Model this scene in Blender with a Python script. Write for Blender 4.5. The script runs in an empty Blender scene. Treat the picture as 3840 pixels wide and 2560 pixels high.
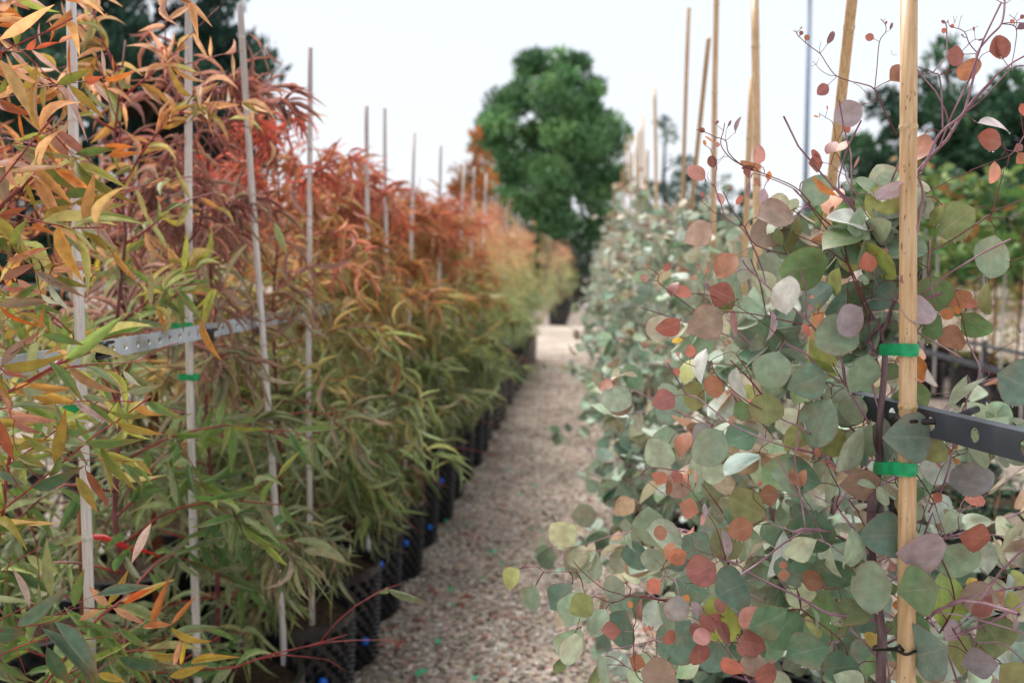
import bpy, math, random
import numpy as np
from mathutils import Vector, Matrix
R = math.radians
random.seed(7)
rng = np.random.default_rng(11)
SC = bpy.context.scene
COL = SC.collection

# ------------------------------------------------------------------ camera, sky, sun, exposure
CAMZ, FPX, PITCH, YAW = 1.5, 3733.0, R(4.6), R(4.35)
cd = bpy.data.cameras.new("camera")
cam = bpy.data.objects.new("camera", cd); COL.objects.link(cam)
cam.location = (0, 0, CAMZ); cam.rotation_euler = (R(90) - PITCH, 0, YAW)
cd.sensor_width = 36; cd.lens = 35; cd.clip_start = 0.05; cd.clip_end = 2000
cd.dof.use_dof = True; cd.dof.focus_distance = 1.42; cd.dof.aperture_fstop = 4.0
SC.camera = cam
SC.render.engine = 'CYCLES'
SC.cycles.use_denoising = True
SC.cycles.max_bounces = 8
SC.cycles.transmission_bounces = 4
SC.view_settings.view_transform = 'Standard'
SC.view_settings.look = 'None'
SC.view_settings.exposure = 1.1
SC.view_settings.gamma = 1.0
SC.view_settings.use_curve_mapping = False

SUN_EL, SUN_AZ = R(58), R(-35)            # high, behind cloud, a little left of the rows
w = bpy.data.worlds.new("World"); SC.world = w; w.use_nodes = True
nt = w.node_tree; nt.nodes.clear()
wo = nt.nodes.new('ShaderNodeOutputWorld'); bg = nt.nodes.new('ShaderNodeBackground')
sky = nt.nodes.new('ShaderNodeTexSky'); sky.sky_type = 'NISHITA'; sky.sun_disc = False
sky.sun_elevation = SUN_EL; sky.sun_rotation = SUN_AZ
mx = nt.nodes.new('ShaderNodeMix'); mx.data_type = 'RGBA'; mx.inputs[0].default_value = 0.93
mx.inputs[7].default_value = (4.55, 4.7, 5.0, 1)           # bright even cloud layer in front of the blue
nt.links.new(sky.outputs[0], mx.inputs[6]); nt.links.new(mx.outputs[2], bg.inputs[0])
bg.inputs[1].default_value = 0.1
nt.links.new(bg.outputs[0], wo.inputs[0])
sl = bpy.data.lights.new("sun", 'SUN'); sl.energy = 2.4; sl.angle = R(32); sl.color = (1.0, 0.965, 0.92)
so = bpy.data.objects.new("sun", sl); COL.objects.link(so)
so.rotation_euler = (R(90) - SUN_EL, 0, -SUN_AZ + R(180)); so.location = (0, 0, 30)

# ------------------------------------------------------------------ projection helpers (photo pixel -> ray in the place)
FW = Vector((-math.sin(YAW) * math.cos(PITCH), math.cos(YAW) * math.cos(PITCH), -math.sin(PITCH)))
RT = Vector((math.cos(YAW), math.sin(YAW), 0)); UP = RT.cross(FW)
CAM = Vector((0, 0, CAMZ))
def ray(px, py): return FW + RT * ((px - 1920) / FPX) + UP * ((1280 - py) / FPX)
def at(px, py, depth): return CAM + ray(px, py) * depth
def atX(px, py, X):
    r = ray(px, py); return CAM + r * (X / r.x)
def s2l(c): return tuple((v / 255 / 12.92) if v <= 10 else ((v / 255 + .055) / 1.055) ** 2.4 for v in c)
def proj(P):
    d = np.asarray(P) - np.array(CAM)
    z = d @ np.array(FW); x = d @ np.array(RT); y = d @ np.array(UP)
    z = np.maximum(z, 1e-3)
    return 1920 + FPX * x / z, 1280 - FPX * y / z, z

# ------------------------------------------------------------------ object helpers
def tag(o, label=None, cat=None, group=None, kind=None):
    if label: o['label'] = label
    if cat: o['category'] = cat
    if group: o['group'] = group
    if kind: o['kind'] = kind
    return o
def empty(name, loc, label=None, cat=None, group=None):
    o = bpy.data.objects.new(name, None); COL.objects.link(o); o.location = loc
    o.empty_display_size = .1
    return tag(o, label, cat, group)
def link(name, me, parent=None, mat=None, loc=None):
    o = bpy.data.objects.new(name, me); COL.objects.link(o)
    if mat is not None and not me.materials: me.materials.append(mat)
    if loc is not None: o.location = loc
    if parent is not None:
        o.parent = parent
        o.matrix_parent_inverse = Matrix.Translation(-WT(parent)) if loc is None else Matrix()
    return o
def WT(o):
    return Vector(o.location) + ((WT(o.parent) + o.matrix_parent_inverse.translation) if o.parent is not None else Vector())
def np_mesh(name, V, Q, col=None, uv=None, smooth=True):
    """V (n,3); Q (m,4) quads or (m,3) tris"""
    me = bpy.data.meshes.new(name)
    V = np.asarray(V, dtype=np.float32); Q = np.asarray(Q, dtype=np.int32)
    k = Q.shape[1]; m = len(Q)
    me.vertices.add(len(V)); me.vertices.foreach_set('co', V.ravel())
    me.loops.add(m * k); me.loops.foreach_set('vertex_index', Q.ravel())
    me.polygons.add(m); me.polygons.foreach_set('loop_start', np.arange(0, m * k, k, dtype=np.int32))
    me.polygons.foreach_set('loop_total', np.full(m, k, dtype=np.int32))
    if smooth: me.polygons.foreach_set('use_smooth', np.ones(m, dtype=bool))
    if col is not None:
        a = me.color_attributes.new('Col', 'FLOAT_COLOR', 'POINT')
        c = np.ones((len(V), 4), dtype=np.float32); c[:, :3] = col
        a.data.foreach_set('color', c.ravel())
    if uv is not None:
        l = me.uv_layers.new(name='UVMap')
        l.data.foreach_set('uv', np.asarray(uv, dtype=np.float32)[Q.ravel()].ravel())
    me.update(); me.validate()
    return me
class MB:
    """collects polygons of mixed size into one mesh"""
    def __init__(s): s.v = []; s.f = []
    def add(s, v, f):
        b = len(s.v); s.v += [tuple(p) for p in v]; s.f += [tuple(i + b for i in q) for q in f]
    def box(s, c, size, rz=0, ry=0):
        m = Matrix.Rotation(rz, 3, 'Z') @ Matrix.Rotation(ry, 3, 'Y')
        hx, hy, hz = size[0] / 2, size[1] / 2, size[2] / 2
        vs = [Vector(c) + m @ Vector((x * hx, y * hy, z * hz)) for x in (-1, 1) for y in (-1, 1) for z in (-1, 1)]
        s.add(vs, [(0, 1, 3, 2), (4, 6, 7, 5), (0, 4, 5, 1), (2, 3, 7, 6), (0, 2, 6, 4), (1, 5, 7, 3)])
    def tube(s, pts, rad, n=8, closed=False, cap=True):
        pts = [Vector(p) for p in pts]; m = len(pts)
        if not hasattr(rad, '__len__'): rad = [rad] * m
        vs = []; ref = Vector((.31, .23, .9)).normalized(); u = None
        for i, p in enumerate(pts):
            if closed: t = pts[(i + 1) % m] - pts[i - 1]
            else: t = pts[min(i + 1, m - 1)] - pts[max(i - 1, 0)]
            if t.length < 1e-9: t = Vector((0, 0, 1))
            t.normalize()
            if u is None:
                u = t.orthogonal().normalized()
            u = (u - t * u.dot(t)); u = u.normalized() if u.length > 1e-6 else t.orthogonal().normalized()
            v = t.cross(u)
            for k in range(n):
                a = 2 * math.pi * k / n
                vs.append(p + (u * math.cos(a) + v * math.sin(a)) * rad[i])
        fs = []
        for i in range(m if closed else m - 1):
            j = (i + 1) % m
            for k in range(n): fs.append((i * n + k, i * n + (k + 1) % n, j * n + (k + 1) % n, j * n + k))
        if cap and not closed:
            fs.append(tuple(range(n - 1, -1, -1))); fs.append(tuple((m - 1) * n + k for k in range(n)))
        s.add(vs, fs)
    def mesh(s, name, smooth=True):
        me = bpy.data.meshes.new(name); me.from_pydata(s.v, [], s.f)
        if smooth: me.polygons.foreach_set('use_smooth', [True] * len(me.polygons))
        me.update(); return me
    def build(s, name, mat, parent=None, smooth=True):
        return link(name, s.mesh(name, smooth), parent, mat)

# ------------------------------------------------------------------ materials
def newmat(name):
    m = bpy.data.materials.new(name); m.use_nodes = True; m.node_tree.nodes.clear()
    return m, m.node_tree.nodes, m.node_tree.links
def mathn(N, L, op, a, b=None, clamp=False):
    n = N.new('ShaderNodeMath'); n.operation = op; n.use_clamp = clamp
    for i, v in enumerate((a, b)):
        if v is None: continue
        if hasattr(v, 'is_linked') or hasattr(v, 'links'): L.new(v, n.inputs[i])
        else: n.inputs[i].default_value = v
    return n.outputs[0]
def mixc(N, L, fac, a, b, mode='MIX'):
    n = N.new('ShaderNodeMix'); n.data_type = 'RGBA'; n.blend_type = mode
    for i, v in ((0, fac), (6, a), (7, b)):
        if hasattr(v, 'links'): L.new(v, n.inputs[i])
        elif i == 0: n.inputs[0].default_value = v
        else: n.inputs[i].default_value = tuple(v) + ((1,) if len(v) == 3 else ())
    return n.outputs[2]
def ramp(N, L, fac, stops):
    n = N.new('ShaderNodeValToRGB'); e = n.color_ramp.elements
    while len(e) < len(stops): e.new(.5)
    for q, (p, c) in zip(e, stops): q.position = p; q.color = tuple(c) + (1,)
    L.new(fac, n.inputs[0]); return n.outputs[0]
def noise(N, L, scale, detail=3, vec=None, dim=None):
    n = N.new('ShaderNodeTexNoise'); n.inputs['Scale'].default_value = scale; n.inputs['Detail'].default_value = detail
    if vec is not None: L.new(vec, n.inputs['Vector'])
    return n.outputs[0]
def leaf_mat(name, src, rim, rim_w, rib, tip=None, under=None, tipk=.45, rimk=.5, mott=.34, transl=.28, rough=.5, spec=.4):
    m, N, L = newmat(name)
    out = N.new('ShaderNodeOutputMaterial'); p = N.new('ShaderNodeBsdfPrincipled')
    if src == 'obj':
        oi = N.new('ShaderNodeObjectInfo'); c = oi.outputs['Color']
    else:
        at_ = N.new('ShaderNodeAttribute'); at_.attribute_name = 'Col'; c = at_.outputs['Color']
    geo = N.new('ShaderNodeNewGeometry')
    if under is not None: c = mixc(N, L, mathn(N, L, 'MULTIPLY', geo.outputs['Backfacing'], under[1]), c, under[0])
    nz = noise(N, L, 70, 4, geo.outputs['Position'])
    c = mixc(N, L, 1.0, c, ramp(N, L, nz, [(.3, (.92, .92, .9)), (.7, (1.4, 1.4, 1.4))]), 'MULTIPLY')
    nb = noise(N, L, 28, 2, geo.outputs['Position'])
    c = mixc(N, L, mathn(N, L, 'MULTIPLY', ramp(N, L, nb, [(.46, (0, 0, 0)), (.72, (1, 1, 1))]), mott), c, s2l((158, 118, 90)))
    sp = noise(N, L, 330, 2, geo.outputs['Position'])
    c = mixc(N, L, mathn(N, L, 'MULTIPLY', ramp(N, L, sp, [(.68, (0, 0, 0)), (.74, (1, 1, 1))]), .3), c, (.1, .06, .03))
    uv = N.new('ShaderNodeUVMap'); uv.uv_map = 'UVMap'; sx = N.new('ShaderNodeSeparateXYZ'); L.new(uv.outputs[0], sx.inputs[0])
    d = mathn(N, L, 'ABSOLUTE', mathn(N, L, 'SUBTRACT', sx.outputs[1], .5))
    d2 = mathn(N, L, 'MULTIPLY', d, 2.0)
    e = N.new('ShaderNodeMapRange'); e.inputs[1].default_value = 1 - rim_w; e.inputs[2].default_value = 1.0
    L.new(d2, e.inputs[0])
    c = mixc(N, L, mathn(N, L, 'MULTIPLY', e.outputs[0], rimk), c, rim)
    mr = N.new('ShaderNodeMapRange'); mr.inputs[1].default_value = .026; mr.inputs[2].default_value = .0; L.new(d, mr.inputs[0])
    c = mixc(N, L, mathn(N, L, 'MULTIPLY', mr.outputs[0], .2), c, rib)
    # side veins
    if rim_w < .2:
        ww = N.new('ShaderNodeTexWave'); ww.inputs['Scale'].default_value = 2.2; ww.inputs['Distortion'].default_value = 1.2
        cx = N.new('ShaderNodeCombineXYZ')
        L.new(mathn(N, L, 'SUBTRACT', sx.outputs[0], mathn(N, L, 'MULTIPLY', d2, .45)), cx.inputs[0]); L.new(cx.outputs[0], ww.inputs[0])
        c = mixc(N, L, mathn(N, L, 'MULTIPLY', ramp(N, L, ww.outputs[1], [(.9, (0, 0, 0)), (1, (1, 1, 1))]), .055), c, rib)
    if tip is not None:
        t = N.new('ShaderNodeMapRange'); t.inputs[1].default_value = .55; t.inputs[2].default_value = 1.0; L.new(sx.outputs[0], t.inputs[0])
        c = mixc(N, L, mathn(N, L, 'MULTIPLY', t.outputs[0], tipk), c, tip)
    L.new(c, p.inputs['Base Color']); p.inputs['Roughness'].default_value = rough
    p.inputs['Specular IOR Level'].default_value = spec
    p.inputs['Sheen Weight'].default_value = .12
    bp = N.new('ShaderNodeBump'); bp.inputs['Strength'].default_value = .12; bp.inputs['Distance'].default_value = .004
    L.new(nz, bp.inputs['Height']); L.new(bp.outputs[0], p.inputs['Normal'])
    tr = N.new('ShaderNodeBsdfTranslucent'); L.new(c, tr.inputs[0])
    ms = N.new('ShaderNodeMixShader'); ms.inputs[0].default_value = transl
    L.new(p.outputs[0], ms.inputs[1]); L.new(tr.outputs[0], ms.inputs[2]); L.new(ms.outputs[0], out.inputs[0])
    return m
def simple(name, colors, scale=20, rough=.6, spec=.4, bump=0, stretch=None, metal=0, detail=4, coord='Object'):
    m, N, L = newmat(name)
    out = N.new('ShaderNodeOutputMaterial'); p = N.new('ShaderNodeBsdfPrincipled')
    tc = N.new('ShaderNodeTexCoord'); v = tc.outputs[coord]
    if stretch:
        mp = N.new('ShaderNodeMapping'); mp.inputs['Scale'].default_value = stretch; L.new(v, mp.inputs[0]); v = mp.outputs[0]
    nz = noise(N, L, scale, detail, v)
    n = len(colors)
    c = ramp(N, L, nz, [(.28 + .44 * i / max(1, n - 1), s2l(k)) for i, k in enumerate(colors)])
    L.new(c, p.inputs['Base Color']); p.inputs['Roughness'].default_value = rough
    p.inputs['Specular IOR Level'].default_value = spec; p.inputs['Metallic'].default_value = metal
    if bump:
        b = N.new('ShaderNodeBump'); b.inputs['Strength'].default_value = bump; b.inputs['Distance'].default_value = .01
        L.new(nz, b.inputs['Height']); L.new(b.outputs[0], p.inputs['Normal'])
    L.new(p.outputs[0], out.inputs[0]); return m
def attr_mat(name, rough=.85, spec=.2, nscale=60, transl=0):
    m, N, L = newmat(name)
    out = N.new('ShaderNodeOutputMaterial'); p = N.new('ShaderNodeBsdfPrincipled')
    a = N.new('ShaderNodeAttribute'); a.attribute_name = 'Col'; geo = N.new('ShaderNodeNewGeometry')
    nz = noise(N, L, nscale, 3, geo.outputs['Position'])
    c = mixc(N, L, 1.0, a.outputs['Color'], ramp(N, L, nz, [(.3, (.75, .75, .75)), (.7, (1.2, 1.2, 1.2))]), 'MULTIPLY')
    L.new(c, p.inputs['Base Color']); p.inputs['Roughness'].default_value = rough; p.inputs['Specular IOR Level'].default_value = spec
    if transl:
        tr = N.new('ShaderNodeBsdfTranslucent'); L.new(c, tr.inputs[0]); ms = N.new('ShaderNodeMixShader'); ms.inputs[0].default_value = transl
        L.new(p.outputs[0], ms.inputs[1]); L.new(tr.outputs[0], ms.inputs[2]); L.new(ms.outputs[0], out.inputs[0])
    else: L.new(p.outputs[0], out.inputs[0])
    return m
RED = s2l((150, 62, 46)); PALE = s2l((196, 190, 172)); PINK = s2l((212, 192, 176))
M = {}
M['round_obj'] = leaf_mat('round_leaf', 'obj', RED, .09, PALE, rough=.44, spec=.5)
M['round_attr'] = leaf_mat('round_leaf_mass', 'attr', RED, .09, PALE, under=(s2l((186, 194, 178)), .35), rough=.5)
M['lance_obj'] = leaf_mat('lance_leaf', 'obj', s2l((176, 82, 42)), .22, s2l((206, 170, 120)), tip=s2l((188, 84, 44)), rough=.45, tipk=.35, rimk=.42, mott=.1)
M['lance_und'] = leaf_mat('lance_leaf_two_sided', 'obj', s2l((176, 82, 42)), .22, s2l((206, 170, 120)), tip=s2l((188, 84, 44)), under=(PINK, .24), rough=.48, tipk=.16, rimk=.2, mott=.05, transl=.45)
M['lance_attr'] = leaf_mat('lance_leaf_mass', 'attr', s2l((176, 82, 42)), .22, s2l((206, 170, 120)), tip=s2l((180, 90, 50)), under=(PINK, .2), rough=.48, tipk=.06, rimk=.06, mott=.03, transl=.5)
M['tree_leaf'] = attr_mat('tree_foliage', .6, .3, 1.5, .15)
M['far_leaf'] = attr_mat('shrub_foliage', .6, .3, 20, .25)
M['stem_red'] = simple('red_stem', [(96, 30, 34), (146, 52, 50), (176, 84, 72)], 26, .45, .5)
M['stem_mauve'] = simple('mauve_stem', [(112, 72, 84), (150, 110, 124), (186, 156, 164)], 22, .55, .4)
M['stem_burg'] = simple('burgundy_stem', [(74, 34, 40), (110, 54, 58), (136, 86, 88)], 26, .5, .4)
M['bark'] = simple('seedling_bark', [(70, 48, 52), (104, 78, 84), (150, 128, 132)], 30, .7, .3, .4, (1, 1, .3))
M['bark_brown'] = simple('brown_bark', [(92, 56, 40), (130, 84, 58), (160, 120, 92)], 14, .8, .2, .4, (1, 1, .25))
M['tree_bark'] = simple('tree_bark', [(44, 36, 30), (70, 58, 48), (96, 84, 72)], 4, .9, .2, .5, (1, 1, .2))
def cane_mat(name, cols, speck, top=None):
    m, N, L = newmat(name)
    out = N.new('ShaderNodeOutputMaterial'); p = N.new('ShaderNodeBsdfPrincipled')
    tc = N.new('ShaderNodeTexCoord'); mp = N.new('ShaderNodeMapping'); mp.inputs['Scale'].default_value = (1, 1, .05)
    L.new(tc.outputs['Object'], mp.inputs[0])
    c = ramp(N, L, noise(N, L, 190, 4, mp.outputs[0]), [(.3, s2l(cols[0])), (.5, s2l(cols[1])), (.72, s2l(cols[2]))])
    c = mixc(N, L, mathn(N, L, 'MULTIPLY', ramp(N, L, noise(N, L, 5, 4, tc.outputs['Object']), [(.45, (0, 0, 0)), (.7, (1, 1, 1))]), .45), c, s2l(cols[3]))
    m2 = N.new('ShaderNodeMapping'); m2.inputs['Scale'].default_value = (1, 1, .3); L.new(tc.outputs['Object'], m2.inputs[0])
    c = mixc(N, L, mathn(N, L, 'MULTIPLY', ramp(N, L, noise(N, L, 240, 2, m2.outputs[0]), [(.66, (0, 0, 0)), (.72, (1, 1, 1))]), speck), c, s2l((90, 58, 34)))
    if top:                                             # sun bleached below, grey brown weathered ends above
        gz = N.new('ShaderNodeNewGeometry'); sz = N.new('ShaderNodeSeparateXYZ'); L.new(gz.outputs['Position'], sz.inputs[0])
        tm = N.new('ShaderNodeMapRange'); tm.inputs[1].default_value = 1.65; tm.inputs[2].default_value = 2.25; L.new(sz.outputs[2], tm.inputs[0])
        c = mixc(N, L, mathn(N, L, 'MULTIPLY', tm.outputs[0], .75), c, s2l(top))
    L.new(c, p.inputs['Base Color']); p.inputs['Roughness'].default_value = .42; p.inputs['Specular IOR Level'].default_value = .45
    L.new(p.outputs[0], out.inputs[0]); return m
M['cane_tan'] = cane_mat('golden_bamboo', [(188, 150, 106), (208, 172, 128), (222, 192, 152), (176, 142, 108)], .7)
M['cane_grey'] = cane_mat('weathered_bamboo', [(200, 190, 184), (224, 218, 214), (238, 234, 230), (190, 172, 158)], .35, (132, 112, 102))
M['cane_node'] = simple('bamboo_node', [(170, 134, 92), (206, 176, 132), (226, 204, 170)], 120, .7, .2, .3)
M['cane_node_grey'] = simple('weathered_bamboo_node', [(160, 146, 134), (204, 194, 186), (232, 226, 220)], 120, .7, .2, .3)
M['pot'] = simple('black_plastic', [(20, 20, 23), (30, 31, 35), (44, 45, 50)], 30, .27, .6)
M['soil'] = simple('potting_mix', [(34, 26, 20), (54, 42, 32), (80, 66, 52)], 60, .95, .1, .6)
M['blue'] = simple('blue_plastic', [(26, 104, 214), (34, 120, 236)], 10, .4, .5)
M['green'] = simple('green_tape', [(0, 138, 82), (6, 160, 98), (30, 180, 118)], 60, .38, .5)
M['galv'] = simple('galvanised_steel', [(140, 134, 130), (178, 184, 192), (196, 202, 210), (212, 216, 224)], 16, .4, .5, metal=.1)
M['darksteel'] = simple('dark_steel', [(52, 56, 62), (70, 74, 82), (98, 102, 110)], 9, .5, .5, metal=.3, detail=8)
M['black'] = simple('black_rubber', [(12, 12, 13), (24, 24, 26)], 30, .4, .5)
M['rust'] = simple('rusted_steel', [(58, 30, 20), (90, 48, 30), (120, 70, 44)], 14, .8, .2, .2)
M['red'] = simple('red_hose', [(190, 24, 26), (214, 40, 38)], 10, .4, .5)
M['yellow'] = simple('yellow_tape', [(236, 206, 30), (250, 224, 60)], 10, .5, .4)
M['pole'] = simple('painted_pole', [(104, 124, 150), (124, 142, 166)], 5, .5, .4)
m_, N_, L_ = newmat('water_drop'); o_ = N_.new('ShaderNodeOutputMaterial'); p_ = N_.new('ShaderNodeBsdfPrincipled')
p_.inputs['Base Color'].default_value = (.95, .97, 1, 1); p_.inputs['Roughness'].default_value = .03; p_.inputs['Transmission Weight'].default_value = .75; p_.inputs['IOR'].default_value = 1.33
L_.new(p_.outputs[0], o_.inputs[0]); M['water'] = m_

# ------------------------------------------------------------------ leaf templates
def tpl(rows, cols, bend, sick, fold, wob=0, notch=0, seed=0):
    """unit leaf: x along 0..1, y +-.5 at full width, z lift"""
    r = random.Random(seed); V = []; UV = []
    n = len(rows); ph = r.uniform(0, 6)
    for i, (u, h) in enumerate(rows):
        for v in cols:
            hh = h * (1 + wob * math.sin(ph + 9 * u + (2.1 if v > 0 else 0)))
            x = u
            if notch and u > .6: x = u - notch * (1 - abs(v)) * ((u - .6) / .4) ** 1.5
            y = hh * v
            z = bend * 4 * u * (1 - u) - bend * 1.2 * u * u + fold * abs(v) * h + wob * .25 * math.sin(7 * u + ph) * v * h
            V.append((x, y + sick * (u * u - u * .35), z)); UV.append((u, v * .5 + .5))
    k = len(cols); Q = []
    for i in range(n - 1):
        for j in range(k - 1): Q.append((i * k + j, (i + 1) * k + j, (i + 1) * k + j + 1, i * k + j + 1))
    return np.array(V), np.array(Q), np.array(UV)
ORB = [(0, .008), (.03, .05), (.1, .2), (.2, .355), (.33, .46), (.48, .5), (.64, .47), (.78, .385), (.88, .28), (.95, .16), (1, .012)]
OVT = [(0, .008), (.04, .07), (.12, .26), (.25, .43), (.38, .5), (.52, .48), (.66, .4), (.8, .27), (.9, .15), (1, .008)]
RHO = [(0, .008), (.05, .05), (.15, .2), (.3, .37), (.46, .49), (.58, .5), (.72, .4), (.86, .22), (1, .01)]
LAN = [(0, .02), (.07, .16), (.18, .36), (.34, .5), (.52, .47), (.7, .34), (.86, .17), (1, .01)]
LIN = [(0, .03), (.1, .3), (.28, .5), (.5, .48), (.74, .32), (1, .02)]
HEX = [(0, .02), (.2, .36), (.5, .5), (.82, .34), (1, .03)]
STR = [(0, .05), (.3, .5), (.65, .42), (1, .03)]
C3 = (-1, 0, 1); C2 = (-1, 1)
ROUND = [tpl(ORB, C3, .05, 0, .10, .03, 0, 1), tpl(ORB, C3, -.04, .05, .06, .05, 0, 2), tpl(OVT, C3, .07, .04, .12, .03, 0, 3),
         tpl(RHO, C3, .03, -.06, .10, .05, 0, 4), tpl(ORB, C3, .10, -.05, .16, .06, 0, 5), tpl(ORB, C3, .05, 0, .12, .05, .16, 6)]
LANCE = [tpl(LAN, C3, .06, .35, .22, .02, 0, 11), tpl(LAN, C3, -.05, -.4, .2, .03, 0, 12), tpl(LAN, C3, .14, .5, .25, .03, 0, 13), tpl(LAN, C3, .02, .1, .2, .02, 0, 14)]
SICKLE = [tpl(LIN, C3, .07, 1.3, .25, 0, 0, 21), tpl(LIN, C3, .11, -1.7, .25, 0, 0, 22), tpl(LIN, C3, .03, 2.3, .2, 0, 0, 23), tpl(LIN, C3, .15, -.5, .2, 0, 0, 24)]
FARROUND = [tpl(HEX, C2, .05, 0, 0), tpl(HEX, C2, -.08, .05, 0)]
FARSTR = [tpl(STR, C2, .08, 1.0, 0), tpl(STR, C2, .13, -1.2, 0)]
def tmesh(name, t, mat):
    me = np_mesh(name, t[0], t[1], uv=t[2]); me.materials.append(mat); return me
MESH = {}
for nm, T, mats in (('round', ROUND, ('round_obj',)), ('lance', LANCE, ('lance_obj', 'lance_und')), ('sickle', SICKLE, ('lance_und',))):
    for mt in mats: MESH[nm, mt] = [tmesh(nm + '_leaf', t, M[mt]) for t in T]

def unit(a): return a / np.maximum(np.linalg.norm(a, axis=-1, keepdims=True), 1e-9)
def leaf_batch(name, parent, B, D, N, L, W, col, var, temps, mat, stuff=True):
    Vs, Qs, Cs, Us = [], [], [], []; off = 0
    D = unit(D); S = unit(np.cross(N, D)); N2 = np.cross(D, S)
    for k, (tv, tq, tu) in enumerate(temps):
        i = np.where(var % len(temps) == k)[0]
        if not len(i): continue
        P = B[i, None, :] + D[i, None, :] * (tv[None, :, 0:1] * L[i, None, None]) + S[i, None, :] * (tv[None, :, 1:2] * W[i, None, None]) \
            + N2[i, None, :] * (tv[None, :, 2:3] * L[i, None, None])
        # sickle sideways shift is meant relative to length
        n = len(tv); Vs.append(P.reshape(-1, 3))
        Qs.append((tq[None] + (np.arange(len(i)) * n)[:, None, None] + off).reshape(-1, 4))
        Cs.append(np.repeat(col[i], n, axis=0)); Us.append(np.tile(tu, (len(i), 1))); off += n * len(i)
    me = np_mesh(name, np.concatenate(Vs), np.concatenate(Qs), np.concatenate(Cs), np.concatenate(Us))
    o = link(name, me, parent, mat)
    if stuff: o['kind'] = 'stuff'
    return o
def leaf_objs(parent, B, D, N, L, W, col, var, meshes):
    D = unit(D); S = unit(np.cross(N, D)); N2 = np.cross(D, S); off = np.array(parent.location)
    for i in range(len(B)):
        o = bpy.data.objects.new('leaf', meshes[var[i] % len(meshes)])
        d, s, n, b = D[i] * L[i], S[i] * W[i], N2[i] * L[i], B[i] - off
        o.parent = parent
        o.matrix_basis = Matrix(((d[0], s[0], n[0], b[0]), (d[1], s[1], n[1], b[1]), (d[2], s[2], n[2], b[2]), (0, 0, 0, 1)))
        o.color = (*col[i], 1); COL.objects.link(o)

# ------------------------------------------------------------------ ground, path, driveway, hill
def ground_mat(name, stops, s1, s2, bump):
    m, N, L = newmat(name)
    out = N.new('ShaderNodeOutputMaterial'); p = N.new('ShaderNodeBsdfPrincipled'); geo = N.new('ShaderNodeNewGeometry')
    a = noise(N, L, s1, 6, geo.outputs['Position']); c = ramp(N, L, a, stops)
    b = noise(N, L, s2, 3, geo.outputs['Position'])
    c = mixc(N, L, 1.0, c, ramp(N, L, b, [(.35, (.72, .7, .68)), (.65, (1.18, 1.16, 1.14))]), 'MULTIPLY')
    vo = N.new('ShaderNodeTexVoronoi'); vo.inputs['Scale'].default_value = 95; L.new(geo.outputs['Position'], vo.inputs[0])
    c = mixc(N, L, .35, c, mixc(N, L, 1.0, c, vo.outputs['Color'], 'MULTIPLY'))
    L.new(c, p.inputs['Base Color']); p.inputs['Roughness'].default_value = .95; p.inputs['Specular IOR Level'].default_value = .15
    bp = N.new('ShaderNodeBump'); bp.inputs['Strength'].default_value = bump; bp.inputs['Distance'].default_value = .02
    L.new(a, bp.inputs['Height']); L.new(bp.outputs[0], p.inputs['Normal']); L.new(p.outputs[0], out.inputs[0]); return m
M['ground'] = ground_mat('gravel_ground', [(.3, s2l((128, 116, 106))), (.5, s2l((166, 152, 142))), (.7, s2l((188, 176, 166)))], 30, 1.2, .5)
M['mulch'] = ground_mat('wood_chip_floor', [(.3, s2l((140, 124, 110))), (.5, s2l((190, 174, 162))), (.7, s2l((218, 206, 196)))], 42, 2.0, .8)
M['pale'] = ground_mat('pale_concrete', [(.3, s2l((176, 162, 148))), (.6, s2l((198, 186, 172)))], 6, .7, .1)
def sheet(name, x0, x1, y0, y1, z, mat, n=1):
    b = MB(); b.add([(x0, y0, z), (x1, y0, z), (x1, y1, z), (x0, y1, z)], [(0, 1, 2, 3)])
    return tag(b.build(name, mat, smooth=False), kind='structure')
sheet('ground', -300, 300, -40, 700, 0, M['ground'])
sheet('path', -1.35, .75, -2, 15.5, .004, M['mulch'])
sheet('driveway', -40, 40, 16.0, 23, .004, M['pale'])
hb = MB(); hv = []; hf = []
for i in range(41):
    x = -330 + i * 9
    h = 19 + 5 * math.sin(i * .35) + 2.2 * math.sin(i * 1.3) + random.uniform(-1, 1)
    fall = max(0, min(1, (i - 1) / 8)) * max(0, min(1, (39 - i) / 12))
    hv += [(x, 260, -.5), (x, 300, h * fall * .8), (x, 380, h * fall)]
for i in range(40):
    for j in range(2): hf.append((i * 3 + j, i * 3 + 3 + j, i * 3 + 4 + j, i * 3 + 1 + j))
hb.add(hv, hf)
M['hill'] = simple('hill_scrub', [(92, 92, 86), (124, 118, 108), (146, 132, 122)], .08, .95, .1, coord='Object')
tag(hb.build('hill', M['hill']), kind='structure')

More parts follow.
